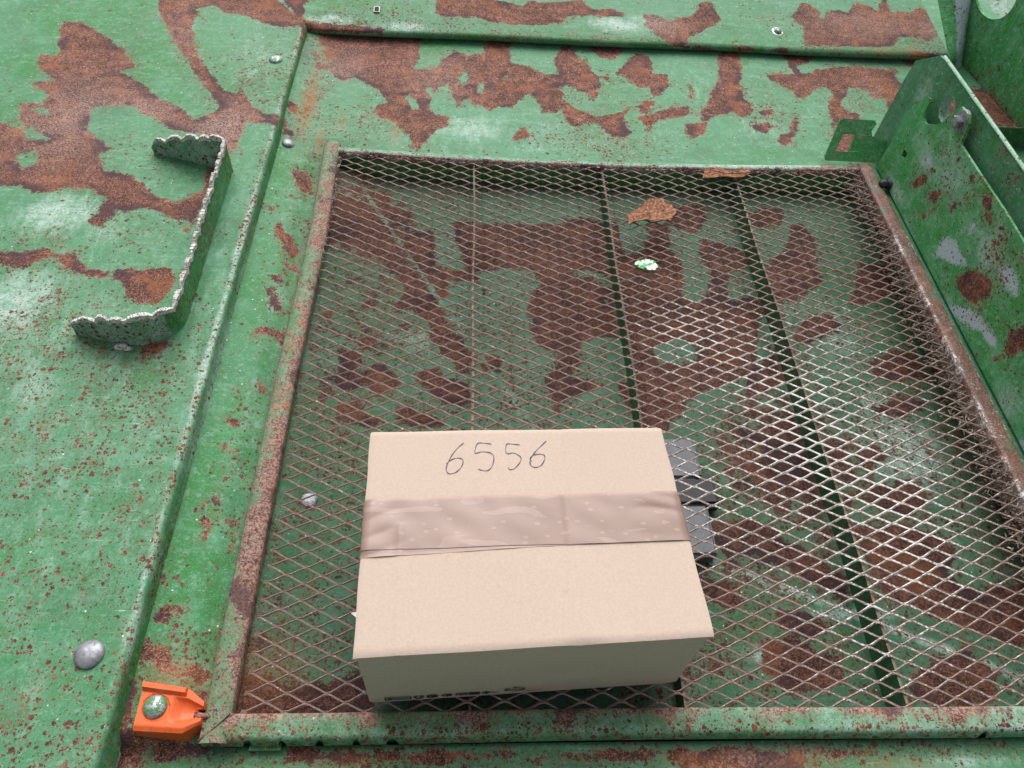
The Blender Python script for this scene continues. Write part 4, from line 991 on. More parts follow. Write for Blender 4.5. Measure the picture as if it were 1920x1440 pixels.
# --- orange latch plate
def latch():
    L = bpy.data.objects.new('latch', None); COL.objects.link(L); L.parent = body; L.empty_display_size = .01
    L.location = Vector((-.276, .217, .004))-body.location; L['label'] = 'orange plastic latch beside the screen corner'
    NU, NV = 56, 44; A0 = np.array((-.3060, .2425)); B0 = np.array((-.3055, .1985))
    def top(u, v):   # u along towards the screen, v from far side to near side
        far = np.array((-.3050, .2420)) + u*np.array((.0600, -.0085)); near = np.array((-.3048, .1985))+u*np.array((.0605, -.0035))
        p = far*(1-v)+near*v
        cut = max(0, (u-.74)/.26)
        vc = .5+(v-.5)*(1-.50*cut)
        p = far*(1-vc)+near*vc
        if u > .90 and abs(v-.5) < .20: p = p-np.array((.0055, 0))*min(1, (u-.90)/.06)
        z = .0145-.002*u
        g_ = max(0, min(1, (u-.50)/.16)); gw = abs(v-.5)/.27
        if gw < 1: z -= .0062*g_*math.sqrt(1-gw*gw)
        if v < .12 and u < .70: z += .0042
        if .12 <= v < .19 and u < .70: z += .0042*(.19-v)/.07-.0006
        if v > .90: z -= .0022*(v-.90)/.10
        d = math.hypot((u-.27)*.060, (v-.50)*.0435)
        if d < .0128: z -= .0010
        return (p[0], p[1], z)
    V = [top(i/(NU-1), j/(NV-1)) for i in range(NU) for j in range(NV)]
    F = [tuple(f) for f in grid_faces(NU, NV)]
    rim = [i*NV for i in range(NU)]+[(NU-1)*NV+j for j in range(1, NV)]+[i*NV+NV-1 for i in range(NU-2, -1, -1)]+[j for j in range(NV-2, 0, -1)]
    b0 = len(V); cen = np.mean(np.array(V), 0)
    for r_ in rim: p = V[r_]; V.append((cen[0]+(p[0]-cen[0])*1.03, cen[1]+(p[1]-cen[1])*1.08, -.012))
    for k in range(len(rim)): F.append((rim[k], rim[(k+1) % len(rim)], b0+(k+1) % len(rim), b0+k))
    o = obj('latch_plate', V, F, M['orange'], L, True); sharp(o, 28)
    dome_bolt('latch_bolt', (-.2895, .2195, .0137), .0112, .0055, M['zinc_paint'], parent=L)
    V, F = tube([(-.2535, .2135, .0060), (-.2480, .2130, .0055), (-.2430, .2125, .0050), (-.2380, .2120, .0040)], [.0030, .0032, .0034, .0020], 10)
    obj('latch_pin', V, F, M['pin'], L)
latch()
# ------------------------------------------------------------------ the mesh screen
scr = thing('mesh_screen', 'rusty expanded metal mesh screen in a green and brown steel frame', 'screen', (.235, .66, 0))
def rail(prof, path_t, frame, mat, wfn):   # prof list of (a, z), frame(t, a) -> x, y
    V = [(*frame(t, a), z) for t in path_t for a, z in prof]; P = np.array(V); n = len(V)
    TT = np.repeat(np.array(path_t), len(prof)); AA = np.tile(np.array([p[0] for p in prof]), len(path_t)); KK = np.tile(np.arange(len(prof)), len(path_t))
    a, b = wfn(n, TT, AA, KK)
    o = obj('frame_rail', V, grid_faces(len(path_t), len(prof)), mat, scr, True, {'wear_glint_a': a, 'wear_shade_b': b}); return o
# left: rounded bar, rust along its inner side
pr = [(-.0010, -.020), (-.0008, -.004), (.000, .001), (.0025, .0042), (.0065, .0058), (.0110, .0062), (.0155, .0060), (.0200, .0052), (.0240, .0036), (.0262, .0014), (.0268, -.003), (.0266, -.010)]
pr = [(pr[0][0], pr[0][1])]+[p for p in pr[1:]]
dp = []
for i in range(len(pr)-1):
    for k in range(3): dp.append((pr[i][0]+(pr[i+1][0]-pr[i][0])*k/3, pr[i][1]+(pr[i+1][1]-pr[i][1])*k/3))
dp.append(pr[-1])
tl = np.arange(.1885, 1.150, .004)
def lw(n, T, A, K):
    r = .480+.065*np.clip((A-.012)/.012, -1, 1)+.05*np.sin(T*17+1)*np.sin(T*5)+.05*np.exp(-((T-.36)/.03)**2)-.02*(T > .75)
    return col4(n, r, .55+.3*(A > .012), .30*np.exp(-((T-.90)/.06)**2)+.3*np.exp(-((T-1.12)/.03)**2), .0), col4(n, .12, .25*(A > .02), 0, .5)
o = rail(dp, tl, lambda t, a: (-.2462+a+.0052*math.exp(-((t-.90)/.16)**2)*(1 if t < 1.1 else 1), t), M['paint_rail'], lw); o['label'] = 'left rail of the screen frame, rust along its inner edge'
# right: flat rusty bar
pr = [(-.0012, -.024), (-.0010, .0025), (.0002, .0042), (.006, .0046), (.012, .0046), (.018, .0046), (.0222, .0040), (.0232, .002), (.0232, -.012)]
o = rail(pr, np.arange(.186, 1.142, .006), lambda t, a: (.6945+a, t), M['rusty'], lambda n, T, A, K: (col4(n, .10+.55*(((A < .003) | (A > .02)) & (np.sin(T*37)*np.sin(T*91) > -.2))*(T < .95), 0, 0, 0), col4(n, 0, 0, 0, 0))); o['label'] = 'right rail of the screen frame, brown with rust'
# far: narrow hem, bowed towards the box
pr = [(.000, -.008), (.0002, .0015), (.0012, .0036), (.004, .0044), (.008, .0046), (.0120, .0042), (.0150, .0025), (.0156, -.001), (.0156, -.016)]
def tw(n, T, A, K):
    inner = A < .0045
    return col4(n, np.where(inner, .50, .30)+.16*np.clip((T-.58)/.03, 0, 1), .45*inner-.3, .35+.6*inner+.9*np.exp(-((T-.52)/.09)**2)*(A > .004), .3), col4(n, 0, .2*inner, 0, .9*inner)
o = rail(pr, np.arange(-.2205, .6961, .006), lambda t, a: (t, 1.1065+bow(t)-.0006+a), M['paint_rail'], tw); o['label'] = 'far rail of the screen frame, thin hem edged with flaking white'
# near: broad channel with small notches in its lower edge
pr = [(.0, -.020), (.0003, .0020), (.0018, .0042), (.006, .0050), (.011, .0050), (.016, .0049), (.0205, .0044), (.0240, .0026), (.0262, -.0010), (.0272, -.0050), (.0276, -.0090)]
dp = []
for i in range(len(pr)-1):
    for k in range(2): dp.append((pr[i][0]+(pr[i+1][0]-pr[i][0])*k/2, pr[i][1]+(pr[i+1][1]-pr[i][1])*k/2))
dp.append(pr[-1])
notch = [(-.2010, .0045), (-.1690, .0035), (-.1330, .0035), (-.0985, .0035), (-.0640, .0055), (.532, .004)]
tb = np.arange(-.2445, .7181, .0016)
V = []
for t in tb:
    nd = max([math.sqrt(max(0, 1-((t-c)/r_)**2)) for c, r_ in notch])
    for a, z in dp:
        if a > .0235: a2 = .0235+(a-.0235)*(1-.75*nd); z = .0010+(z-.0010)*(1-.82*nd); a = a2
        V.append((t, .2168-a+.0010*math.sin(t*9), z))
T = np.repeat(tb, len(dp)); A_ = np.tile(np.array([p[0] for p in dp]), len(tb)); n = len(V)
blot = .06*np.sin(T*29)*np.sin(T*11+2)+.05*np.sin(T*61+1)
a = col4(n, .42+blot+.08*np.clip((.012-A_)/.012, -1, .8)+.12*(T < -.215), .28+.35*(A_ < .010), .22+.25*np.exp(-((A_-.021)/.003)**2)+.3*np.clip((T-.3)/.3, 0, 1), .45*(T < 0)+.1+.4*(A_ > .02))
o = obj('frame_rail', V, grid_faces(len(tb), len(dp)), M['paint_rail'], scr, True, {'wear_glint_a': a, 'wear_shade_b': col4(n, .25*np.clip(blot*8, 0, 1), 0, 0, .5*(A_ < .012))}); o['label'] = 'near rail of the screen frame, green with small notches'
bm = bmesh.new(); boxv(bm, (-.1855, .1885, -.0115), (.030, .007, .002)); bmobj('rail_tongue', bm, M['paint_rail'], scr)
# mitre seam at the near left corner
V, F = tube([(-.2455, .1905, .0040), (-.2340, .2010, .0062), (-.2200, .2155, .0064)], .0011, 6); obj('mitre_seam', V, F, M['rusty'], scr)
# ribs: upright flat bars under the mesh
def rib(x, d, k):
    bm = bmesh.new(); boxv(bm, (x, .66, -.0035-d/2), (.0030, .90, d))
    bmesh.ops.subdivide_edges(bm, edges=[e for e in bm.edges if abs(e.verts[0].co.y-e.verts[1].co.y) > .5], cuts=40)
    for f in bm.faces:
        if f.calc_center_median().z > -.0038: f.material_index = 1
    for v in bm.verts: v.co.x += .0008*math.sin(v.co.y*19+k); v.co.z += .0005*math.sin(v.co.y*33)
    bmobj('rib', bm, [M['paint_shaded'], M['rib']], scr)
rib(.4630, .040, 0); rib(.2305, .036, 1); rib(.0110, .022, 2)
# expanded metal: rows of zigzag strands touching at their knuckles
LWD, SWD = .0392, .01790
half = SWD/2; rows = 106; y0 = .1990
def jit(x, y): return .0006*np.sin(x*37+y*61)+.0005*np.sin(x*91-y*23), .0005*np.sin(x*53+y*17+2)+.0004*np.sin(x*19+y*88)
prof_x = np.array([-.25, -.13, -.09, .09, .13, .25])   # share of LWD from a trough knuckle ... handled below
MV = []; MF = []; MW = []; base = 0
for r in range(rows):
    ks = np.arange(-2, 52)
    xs_, ys_, zs_, tw_ = [], [], [], []
    for k in ks:
        xc = -.235+k*LWD/2 + (0.0061 if 1 else 0); upk = ((k+r) % 2 == 0)
        yc = y0+r*half+(half if upk else 0)*1.0
        for dx in (-.0030, 0., .0030):
            xs_.append(xc+dx); ys_.append(yc+(-.0010 if upk else .0010)*(1 if dx == 0 else 1.35)); zs_.append(.0012 if upk else -.0006); tw_.append(0)
    x = np.array(xs_); y = np.array(ys_); z = np.array(zs_)
    jx, jy = jit(x, y); x = x+jx; y = y+jy+.074*(x-.24)**2*np.clip((y-.2)/.2, .15, 1)-.0015
    z = z+.0016*np.sin(x*9+1)*np.sin(y*8)-.001
    ok = (x > -.2215) & (x < .6975) & (y < 1.1085+bow(x)) & (y > .2135)
    idx = np.where(ok)[0]
    if len(idx) < 3: continue
    for seg in np.split(idx, np.where(np.diff(idx) > 1)[0]+1):
        if len(seg) < 2: continue
        P = np.stack([x[seg], y[seg], z[seg]], -1)
        t = np.gradient(P, axis=0); t /= np.linalg.norm(t, axis=1)[:, None]+1e-9
        nrm_ = np.stack([-t[:, 1], t[:, 0], np.zeros(len(t))], -1); nrm_ /= np.linalg.norm(nrm_, axis=1)[:, None]+1e-9
        slope = np.sign(t[:, 1]); tilt = .55+.35*slope*(np.abs(t[:, 1]) > .2)
        wd = nrm_*np.cos(tilt)[:, None]+np.array([0, 0, 1.])*np.sin(tilt)[:, None]
        td = np.cross(t, wd)
        hw = (.00086+.00030*np.exp(-(((P[:, 0]-.48)/.17)**2+((P[:, 1]-.50)/.26)**2)))*(1+.12*np.sin(P[:, 0]*140+r)); ht = .00072
        for sa, sb_ in ((1, 1), (-1, 1), (-1, -1), (1, -1)): MV.append(P+wd*(sa*hw)[:, None]+td*(sb_*ht))
        m = len(seg); i = np.arange(m-1)
        for q in range(4):
            q2 = (q+1) % 4
            MF.append(np.stack([base+q*m+i, base+q*m+i+1, base+q2*m+i+1, base+q2*m+i], -1))
        base += 4*m
MV = np.concatenate(MV); MF = np.concatenate(MF)
glint = 1.1*np.exp(-(((MV[:, 0]-.48)/.15)**2+((MV[:, 1]-.50)/.24)**2))+.6*np.exp(-(((MV[:, 0]-.33)/.10)**2+((MV[:, 1]-.72)/.10)**2))+.5*np.exp(-(((MV[:, 0]-.28)/.05)**2+((MV[:, 1]-.50)/.10)**2))  # sky glint on the strands painted as a whitened zone
glint = np.clip(glint*(.95+.25*np.sin(MV[:, 0]*23+1)*np.sin(MV[:, 1]*19)), 0, 1)
obj('expanded_mesh', MV, MF, M['mesh'], scr, False, {'wear_glint_a': col4(len(MV), glint, 0, 0, 0)})
# ------------------------------------------------------------------ chaff caught along the right rail and far rail
CV = []; CF = []
def sliver(p, L, wdt, dirv, bend):
    global CV, CF
    b0 = len(CV); side = Vector((-dirv.y, dirv.x, .3)).normalized()*wdt
    for k in range(3):
        q = p+dirv*(L*k/2)+Vector((0, 0, bend*(1 if k == 1 else 0))); CV += [tuple(q-side), tuple(q+side)]
    CF += [(b0, b0+1, b0+3, b0+2), (b0+2, b0+3, b0+5, b0+4)]
for i in range(3600):
    y = random.uniform(.25, 1.115); e = abs(random.gauss(0, 1)); x = .6925-e*.013
    a = random.uniform(0, 6.28); d = Vector((math.cos(a), math.sin(a), random.uniform(-.4, .4))).normalized()
    sliver(Vector((x, y, random.uniform(-.020, .001)-.3*max(0, .68-x))), random.uniform(.003, .011), random.uniform(.0003, .0009), d, random.uniform(-.002, .002))
for i in range(420):
    x = random.uniform(-.21, .68); y = 1.1045+bow(x)-abs(random.gauss(0, .002)); a = random.uniform(-.5, .5)
    sliver(Vector((x, y, random.uniform(-.002, .003))), random.uniform(.002, .007), random.uniform(.0004, .0010), Vector((math.cos(a), math.sin(a), 0)), .0006)
for i in range(300):
    y = random.uniform(.85, 1.11); x = -.2180+abs(random.gauss(0, .002)); a = random.uniform(0, 6.28)
    sliver(Vector((x, y, random.uniform(-.002, .002))), random.uniform(.002, .006), random.uniform(.0003, .0008), Vector((math.cos(a), math.sin(a), 0)), .0005)
ch = obj('chaff', CV, CF, M['chaff'], None, False); ch['kind'] = 'stuff'; ch['label'] = 'dry chaff and rust scale caught along the inside edges of the screen frame'; ch['category'] = 'debris'
# ------------------------------------------------------------------ cardboard box
FL, FR, BR, BL = Vector((-.0892, .2240, 0)), Vector((.2232, .2415, 0)), Vector((.2088, .4630, 0)), Vector((-.0942, .4525, 0)); H = .140; zb = .0035
box = thing('cardboard_box', 'taped brown cardboard box with 6556 handwritten on its lid', 'box', tuple((FL+FR+BR+BL)/4+Vector((0, 0, zb))))
def bp(u, v, z):
    p = FL.lerp(FR, u).lerp(BL.lerp(BR, u), v); return Vector((p.x, p.y, zb+z))
def face_grid(fn, nu, nv): return [tuple(fn(i/(nu-1), j/(nv-1))) for i in range(nu) for j in range(nv)], grid_faces(nu, nv)
ht = H-.0035-zb
V = []; F = []
def sidept(u, k, per):  # walls with slight bulge
    return None
corners = [(0, 0), (1, 0), (1, 1), (0, 1)]
loop = []
NS = 24
for c in range(4):
    a, b_ = corners[c], corners[(c+1) % 4]
    for i in range(NS):
        t = i/NS; loop.append((a[0]+(b_[0]-a[0])*t, a[1]+(b_[1]-a[1])*t, c, t))
NZ = 15
for k in range(NZ):
    z = ht*k/(NZ-1)
    for (u, v, c, t) in loop:
        p = bp(u, v, z); bul = .0022*math.sin(math.pi*t)*math.sin(math.pi*k/(NZ-1))
        out = [Vector((0, -1, 0)), Vector((1, .06, 0)), Vector((0, 1, 0)), Vector((-1, -.02, 0))][c]
        ins = .0018*max(0, 1-min(t, 1-t)*NS/1.0) if t == 0 else 0
        cen = bp(.5, .5, z)
        p = p+out*bul*(1.6 if c == 3 else 1)+(cen-p).normalized()*ins
        if c == 0: p += Vector((0, .0010*math.sin(k*1.1)*math.exp(-((t-.62)/.08)**2), 0))
        V.append(tuple(p))
nl = len(loop)
for k in range(NZ-1):
    for i in range(nl): F.append((k*nl+i, k*nl+(i+1) % nl, (k+1)*nl+(i+1) % nl, (k+1)*nl+i))
F.append(tuple(range(nl))[::-1])
o = obj('box_wall', V, F, M['card'], box, True); sharp(o, 40)
def slab(name, fn, nu, nv, th, mat, parent, attrs=None, smooth=True):
    V, F = face_grid(fn, nu, nv); n = len(V); V += [(x, y, z-th) for x, y, z in V]
    F = [tuple(f) for f in F]+[tuple(i+n for i in f[::-1]) for f in F]
    rim = [i*nv for i in range(nu)]+[(nu-1)*nv+j for j in range(1, nv)]+[i*nv+nv-1 for i in range(nu-2, -1, -1)]+[j for j in range(nv-2, 0, -1)]
    for k in range(len(rim)): a, b_ = rim[k], rim[(k+1) % len(rim)]; F.append((a, a+n, b_+n, b_))
    o = obj(name, V, F, mat, parent, smooth, attrs); sharp(o, 40); return o
SEAM = .545
def lidz(u, v): return H+.0010*math.sin(u*5+.2)*math.sin(v*3.1)+.0005*math.sin(u*14+v*3)+.0009*math.exp(-((u-.115+.01*v)/.010)**2)*(v < .54)-.0008*math.exp(-((u-.62-.02*v)/.012)**2)+.0006*math.exp(-((u-.80)/.010)**2)*(v < .30)
def flap(v0, v1, ov):
    def fn(s, t):
        u = -.004+1.008*s+(.0012*math.sin(t*9+v0*7) if s in (0, 1) else 0); v = v0+(v1-v0)*t
        p = bp(u, v, 0); e = min(s, 1-s)
        roll = .0016*(1-min(1, (t if v0 < .1 else 1-t)/.035))**2
        z = lidz(u, v)-roll-.0012*max(0, 1-e/.012)
        if v0 < .1: z -= .0014*math.exp(-((s-.63)/.05)**2)*math.exp(-(t/.03)**2)
        return Vector((p.x, p.y, z))
    slab('top_flap', fn, 150, 34, .0034, M['card'], box)
flap(-.008, SEAM-.004, 0); flap(SEAM+.004, 1.008, 0)
def top_z(x, y):
    return H
# pressed crease lines across the lid
def crease(u, v0, v1):
    V = []
    for k in range(24):
        v = v0+(v1-v0)*k/23; p = bp(u+.002*math.sin(k*.9), v, 0)
        for dx, dz in ((-.0016, -.0003), (0, .0011), (.0016, -.0003)): V.append((p.x+dx, p.y, H+.0012*math.sin(u*5)*.2+dz))
    obj('lid_crease', V, grid_faces(24, 3), M['card'], box, True)
# tape: two overlapping strips running along the seam and down the sides
def tape(va, vb, va2, vb2, lift, dl, dr, seed, edge):
    NU, NV = 150, 30; g_ = np.random.default_rng(3); ph = g_.uniform(0, 6.28, 12)
    Lx = .305; total = dl+Lx+dr
    def fn(s, t):
        d = s*total-dl; u = d/Lx; uu = min(1.004, max(-.004, u)); v = (va+(va2-va)*uu)*(1-t)+(vb+(vb2-vb)*uu)*t
        q = min(1.0055, max(-.0055, u)); p = bp(q, v, 0)
        T_ = (v-.40)*4.2
        w_ = .00022*math.sin(d*60+ph[0]+4*T_)*math.sin(T_*7+ph[1])+.00014*math.sin(d*160+ph[2]+9*T_)
        near_r = math.exp(-((u-.93)/.10)**2); near_l = math.exp(-((u-.03)/.07)**2)
        w_ += near_r*.0012*abs(math.sin(T_*8+2.2*math.sin(d*31+T_*3)+d*30+ph[3]))*(.4+.6*abs(math.sin(T_*3.3+d*9)))+near_l*.0008*abs(math.sin(T_*9-d*70+ph[4]))
        z = lidz(uu, v)+.0005+lift+w_
        if u < 0 or u > 1:
            over = (-d if u < 0 else d-Lx); z -= max(0, over-.002)
            p = p+Vector((-.0005-.0015*over*10+w_, 0, 0))*(1 if u < 0 else -1)
            z = max(z, zb+.02)
        z -= .0012*max(0, 1-abs(min(u, 1-u))/.012) if 0 <= u <= 1 else .0012
        return Vector((p.x, p.y, z))
    V, F = face_grid(fn, NU, NV)
    wv = np.tile(np.linspace(0, 1, NV), NU)
    obj('tape', V, F, M['tape'], box, True, {'wear_glint_a': col4(len(V), edge(wv), 0, 0, 0)})
tape(.388, .625, .425, .612, 0, .055, .030, 3, lambda t: np.clip(1-t/.14, 0, 1))
tape(.420, .655, .412, .655, .0006, .050, .026, 5, lambda t: np.clip((t-.86)/.14, 0, 1))
# handwriting
INK = [[(.0007, .4408), (-.0055, .4346), (-.0116, .4249), (-.0158, .4142), (-.0165, .408), (-.0138, .4039), (-.0076, .405), (-.0024, .4102), (0, .4165), (-.0008, .4208), (-.0062, .4224), (-.0124, .4196), (-.0171, .4149)],
 [(.029, .4395), (.0217, .4407), (.0144, .4397), (.0121, .4284), (.019, .43), (.028, .4286), (.0312, .4233), (.0297, .4137), (.0252, .4078), (.0189, .4078), (.0154, .4094)],
 [(.0583, .4394), (.051, .4402), (.0446, .4397), (.044, .4288), (.0516, .4293), (.0584, .4247), (.0577, .4183), (.052, .4109), (.0475, .4091), (.0453, .4118)],
 [(.0862, .4453), (.0784, .4369), (.0716, .4281), (.068, .4195), (.0692, .4142), (.0737, .4126), (.0792, .4154), (.0832, .4229), (.0826, .4276), (.0771, .4288), (.0707, .4266), (.0681, .4227), (.0698, .4191)]]
lid = [o for o in box.children if o.name.startswith('top_flap')]
def drop(x, y, fallback):
    best = fallback
    for o in lid:
        org = o.matrix_world.inverted() if False else None
        ok, loc, nr, fi = o.ray_cast(Vector((x, y, 1))-box.location, Vector((0, 0, -1)))
        if ok: best = loc.z+box.location.z
    return best
bpy.context.view_layer.update()
def ribbon(pts, wdt, up=.00035, flat=None):
    P = catmull([(x, y, 0) for x, y in pts], 6); V = []
    for i, p in enumerate(P):
        t = (P[min(i+1, len(P)-1)]-P[max(i-1, 0)]); t = t/(t.length or 1); n_ = Vector((-t.y, t.x, 0)); ww = wdt*(.8+.3*math.sin(i*.7))
        if i in (0, len(P)-1): ww *= .4
        for sgn in (-1, 1):
            q = p+n_*ww*sgn; V.append((q.x, q.y, drop(q.x, q.y, H+.001)+up))
    return V, grid_faces(len(P), 2)
for st_ in INK:
    V, F = ribbon(st_, .00055); obj('handwritten_digit', V, F, M['ink'], box, True)
# print along the bottom of the front face
FU = (FR-FL).normalized(); FN = Vector((FU.y, -FU.x, 0))
def fpt(u, v): p = FL+FU*u; t = u/(FR-FL).length; return p+FN*(.0009+.0022*math.sin(math.pi*min(1, max(0, t)))*math.sin(math.pi*v/ht))+Vector((0, 0, zb+v))
PV_, PF_ = [], []
def pline(pts, wd=.0004, closed=False):
    pts = list(pts)+([pts[0]] if closed else [])
    for a, b_ in zip(pts[:-1], pts[1:]):
        d = Vector((b_[0]-a[0], b_[1]-a[1])); L = d.length or 1; n_ = Vector((-d.y, d.x))/L*wd; d = d/L*wd
        d = d*1.4; n_ = n_*1.4; k = len(PV_); PV_.extend(tuple(fpt(q[0], q[1]+.0012)) for q in ((a[0]-d.x+n_.x, a[1]-d.y+n_.y), (a[0]-d.x-n_.x, a[1]-d.y-n_.y), (b_[0]+d.x-n_.x, b_[1]+d.y-n_.y), (b_[0]+d.x+n_.x, b_[1]+d.y+n_.y))); PF_.append((k, k+1, k+2, k+3))
def pfill(pts): k = len(PV_); PV_.extend(tuple(fpt(*q)) for q in pts); PF_.append(tuple(range(k, k+len(pts))))
def flush(name):
    global PV_, PF_
    obj(name, PV_, PF_, M['print'], box, False); PV_, PF_ = [], []
def rect(x, y, w_, h_): return [(x, y), (x+w_, y), (x+w_, y+h_), (x, y+h_)]
def ell(cx, cy, rx, ry, a0=0, a1=360, n=20): return [(cx+rx*math.cos(math.radians(a0+(a1-a0)*k/n)), cy+ry*math.sin(math.radians(a0+(a1-a0)*k/n))) for k in range(n+1)]
U0 = .0175
pline(rect(U0, .006, .0245, .0085), .0005, True); pline(ell(U0+.0045, .0102, .0022, .0026)); pline([(U0+.003, .0086), (U0+.006, .0118)], .0005)
for yy in (.0085, .0115): pline([(U0+.0085, yy), (U0+.0225, yy)], .00055)
flush('printed_mark')
c0 = U0+.0325
for a in (90, 210, 330): pline(ell(c0, .0102, .0042, .0042, a+20, a+95, 5), .0007); pline([(c0+.0042*math.cos(math.radians(a+95)), .0102+.0042*math.sin(math.radians(a+95))), (c0+.0026*math.cos(math.radians(a+80)), .0102+.0026*math.sin(math.radians(a+80)))], .0006)
flush('printed_mark')
c0 = U0+.0455; pline(ell(c0, .0107, .0045, .0042), .0008); pfill(ell(c0+.001, .0107, .0025, .0030)[:-1]); flush('printed_mark')
c0 = U0+.0600; pline(ell(c0-.001, .0115, .0035, .0028), .0006); pline([(c0, .0075), (c0, .012)], .0006); pline(ell(c0+.002, .0115, .0022, .0026), .0006); flush('printed_mark')
c0 = U0+.0690; pline(rect(c0, .0085, .0225, .0068), .0005, True); pfill(rect(c0+.0125, .0085, .010, .0068)); 
for yy in (.0105, .0130): pline([(c0+.0025, yy), (c0+.0105, yy)], .0005)
flush('printed_mark')
c0 = U0+.0985; pline([(c0-.0042, .0105), (c0, .0152), (c0+.0042, .0105)], .0006, True); pline([(c0, .0090), (c0, .0125)], .0008); flush('printed_mark')
c0 = U0+.1075; pline(ell(c0, .0130, .0030, .0028, 200, 340, 8), .0005); flush('printed_mark')
c0 = U0+.1265
for a in (10, 130, 250): pline(ell(c0, .0175, .0095, .0062, a, a+85, 10), .0006); x_, y_ = c0+.0095*math.cos(math.radians(a+85)), .0175+.0062*math.sin(math.radians(a+85)); pline([(x_-.0015, y_+.0012), (x_, y_), (x_+.0012, y_+.0016)], .0006)
flush('printed_mark')
tc = bpy.data.curves.new('printed_text', 'FONT'); tc.body = 'RESY'; tc.size = .0062; tc.align_x = 'CENTER'; tc.align_y = 'CENTER'; tc.offset = .00012
to = bpy.data.objects.new('tmp_text', tc); COL.objects.link(to); bpy.context.view_layer.update()
tm = bpy.data.meshes.new_from_object(to.evaluated_get(bpy.context.evaluated_depsgraph_get()))
V = [tuple(fpt(c0+v.co.x, .0175+v.co.y)) for v in tm.vertices]; F = [tuple(p.vertices) for p in tm.polygons]
bpy.data.objects.remove(to); bpy.data.meshes.remove(tm)
obj('printed_text', V, F, M['print'], box, False)
# little torn paper tongue on the front face
V = [tuple(fpt(.152+.026*s-.004*k, .0120+.0035*s+.0028*k*(1-s))+FN*(.0025*k*(1-abs(2*s-1)))) for s in np.linspace(0, 1, 8) for k in (0, 1)]
obj('torn_paper', V, grid_faces(8, 2), M['card'], box, True)
# ------------------------------------------------------------------ loose bits lying on and under the mesh
def flake(name, label, cat, pts, z0, curl, mat, seed, mat2=None):
    g_ = np.random.default_rng(seed); bm = bmesh.new()
    q = []
    for i, p in enumerate(pts):
        a, b_ = Vector(p), Vector(pts[(i+1) % len(pts)])
        for k in range(4): t = k/4; m_ = a.lerp(b_, t)+Vector((g_.normal(0, .0011), g_.normal(0, .0009))); q.append(m_)
    cen = sum(q, Vector((0, 0)))/len(q)
    rings = []
    for s in (1, .8, .55, .3):
        rings.append([bm.verts.new((cen.x+(p.x-cen.x)*s, cen.y+(p.y-cen.y)*s, z0+curl*(s**2)*(.5+.5*math.sin(3*i/len(q)*6.28+seed))+g_.normal(0, .0004))) for i, p in enumerate(q)])
    cv = bm.verts.new((cen.x, cen.y, z0)); n_ = len(q)
    for a, b_ in zip(rings[:-1], rings[1:]):
        for i in range(n_): bm.faces.new((a[i], a[(i+1) % n_], b_[(i+1) % n_], b_[i]))
    for i in range(n_): bm.faces.new((rings[-1][i], rings[-1][(i+1) % n_], cv))
    bmesh.ops.recalc_face_normals(bm, faces=bm.faces[:])
    top = bm.faces[:]
    r = bmesh.ops.extrude_face_region(bm, geom=top)
    for v in [e for e in r['geom'] if isinstance(e, bmesh.types.BMVert)]: v.co.z += .0016
    bmesh.ops.recalc_face_normals(bm, faces=bm.faces[:])
    o = bmobj(name, bm, mat, None, False)
    loc = Vector((cen.x, cen.y, z0)); o.data.transform(Matrix.Translation(-loc)); o.location = loc
    o['label'] = label; o['category'] = cat
    if name == 'rust_flake': o['group'] = 'rust flakes lying on the mesh'
    return o
flake('rust_flake', 'curled orange rust flake lying near the middle of the mesh above the green chip', 'rust flake', [(.2560, .9520), (.2600, .9780), (.2820, .9960), (.2980, 1.0150), (.3200, 1.0180), (.3340, 1.0060), (.3390, .9830), (.3260, .9640), (.3040, .9620), (.2860, .9660), (.2680, .9560)], .0050, .003, M['scale'], 3)
flake('rust_flake', 'long flat rust flake against the far rail of the screen', 'rust flake', [(.4010, 1.0800), (.4080, 1.1020), (.4300, 1.1080), (.4560, 1.1030), (.4860, 1.1050), (.4900, 1.0960), (.4680, 1.0860), (.4450, 1.0830), (.4200, 1.0800)], .0045, .003, M['scale'], 5)
flake('paint_chip', 'small bright green and white paint chip lying on the mesh', 'paint chip', [(.2560, .8590), (.2620, .8680), (.2740, .8720), (.2860, .8690), (.2930, .8600), (.2860, .8510), (.2780, .8480), (.2700, .8520), (.2620, .8530)], .0040, .0015, M['chipgreen'], 8)
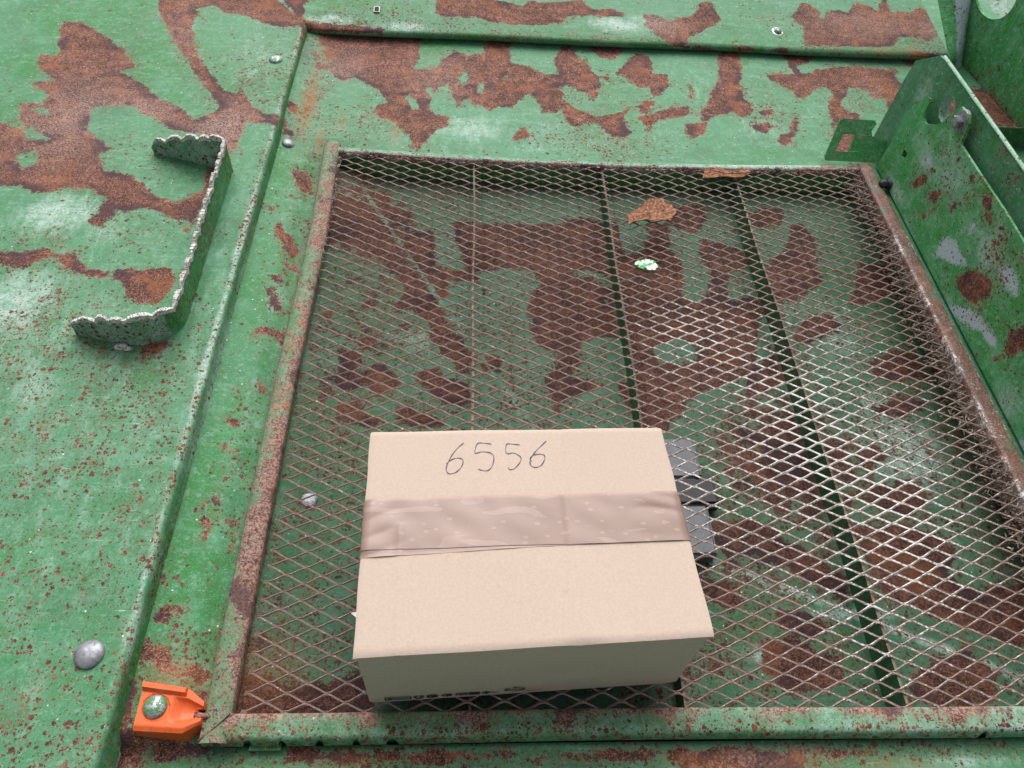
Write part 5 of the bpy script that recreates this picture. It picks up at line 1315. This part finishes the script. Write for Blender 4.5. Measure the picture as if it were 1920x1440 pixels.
# white scrap stuck beside the box
V = []
for k in range(9):
    t = k/8; p = Vector((-.0975+.0*t, .3000, .052)).lerp(Vector((-.1165, .3180, .010+.012)), 0) if False else Vector((-.0955-.0175*t, .2960+.0130*t, .030-.012*t+.006*math.sin(t*3)))
    wd = .0042*(1-t)**.8+.0002; V += [(p.x-wd*.5, p.y-wd, p.z), (p.x+wd*.5, p.y+wd, p.z+.001)]
sc_ = obj('plastic_scrap', V, grid_faces(9, 2), M['white'], None, True); sc_['label'] = 'thin white pointed scrap sticking out beside the box'; sc_['category'] = 'scrap'
# ------------------------------------------------------------------ grey unit below the mesh beside the box
gu = thing('grey_unit', 'grey plastic unit with a black strap seen under the mesh beside the box', 'control box', (.25, .48, -.05))
def rbox(name, c, s, mat, rz=0, ry=0, bev=.004, label=None):
    bm = bmesh.new(); boxv(bm, c, s, rz, 0, ry); bmesh.ops.bevel(bm, geom=bm.edges[:], offset=bev, segments=3, affect='EDGES')
    o = bmobj(name, bm, mat, gu, True, label); sharp(o, 50); return o
rbox('housing', (.2490, .5350, -.0400), (.1130, .0620, .022), M['grey'], .02)
rbox('lid', (.2490, .4320, -.0400), (.1130, .0700, .022), M['grey'], .02)
rbox('strap', (.2520, .4840, -.0365), (.1370, .0380, .020), M['rubber'], .03, .03)
rbox('buckle', (.3080, .4900, -.0400), (.024, .050, .014), M['rubber'], .1, 0, .003)
# black rubber stop poking through the side plate's lower slot
rs_ = thing('rubber_stop', 'dark rubber stop poking out of the slot beside the right rail', 'rubber stop', (.722, 1.078, .006))
bm = bmesh.new(); boxv(bm, (.7225, 1.0780, .0075), (.022, .014, .011), 0, 0, .15); bmesh.ops.bevel(bm, geom=bm.edges[:], offset=.002, segments=2, affect='EDGES'); bmobj('stop_body', bm, M['rubber'], rs_, True)
bm = bmesh.new(); boxv(bm, (.7270, 1.0780, .0090), (.004, .022, .014), 0, 0, .15); bmesh.ops.bevel(bm, geom=bm.edges[:], offset=.001, segments=2, affect='EDGES'); bmobj('stop_collar', bm, M['rubber'], rs_, True)
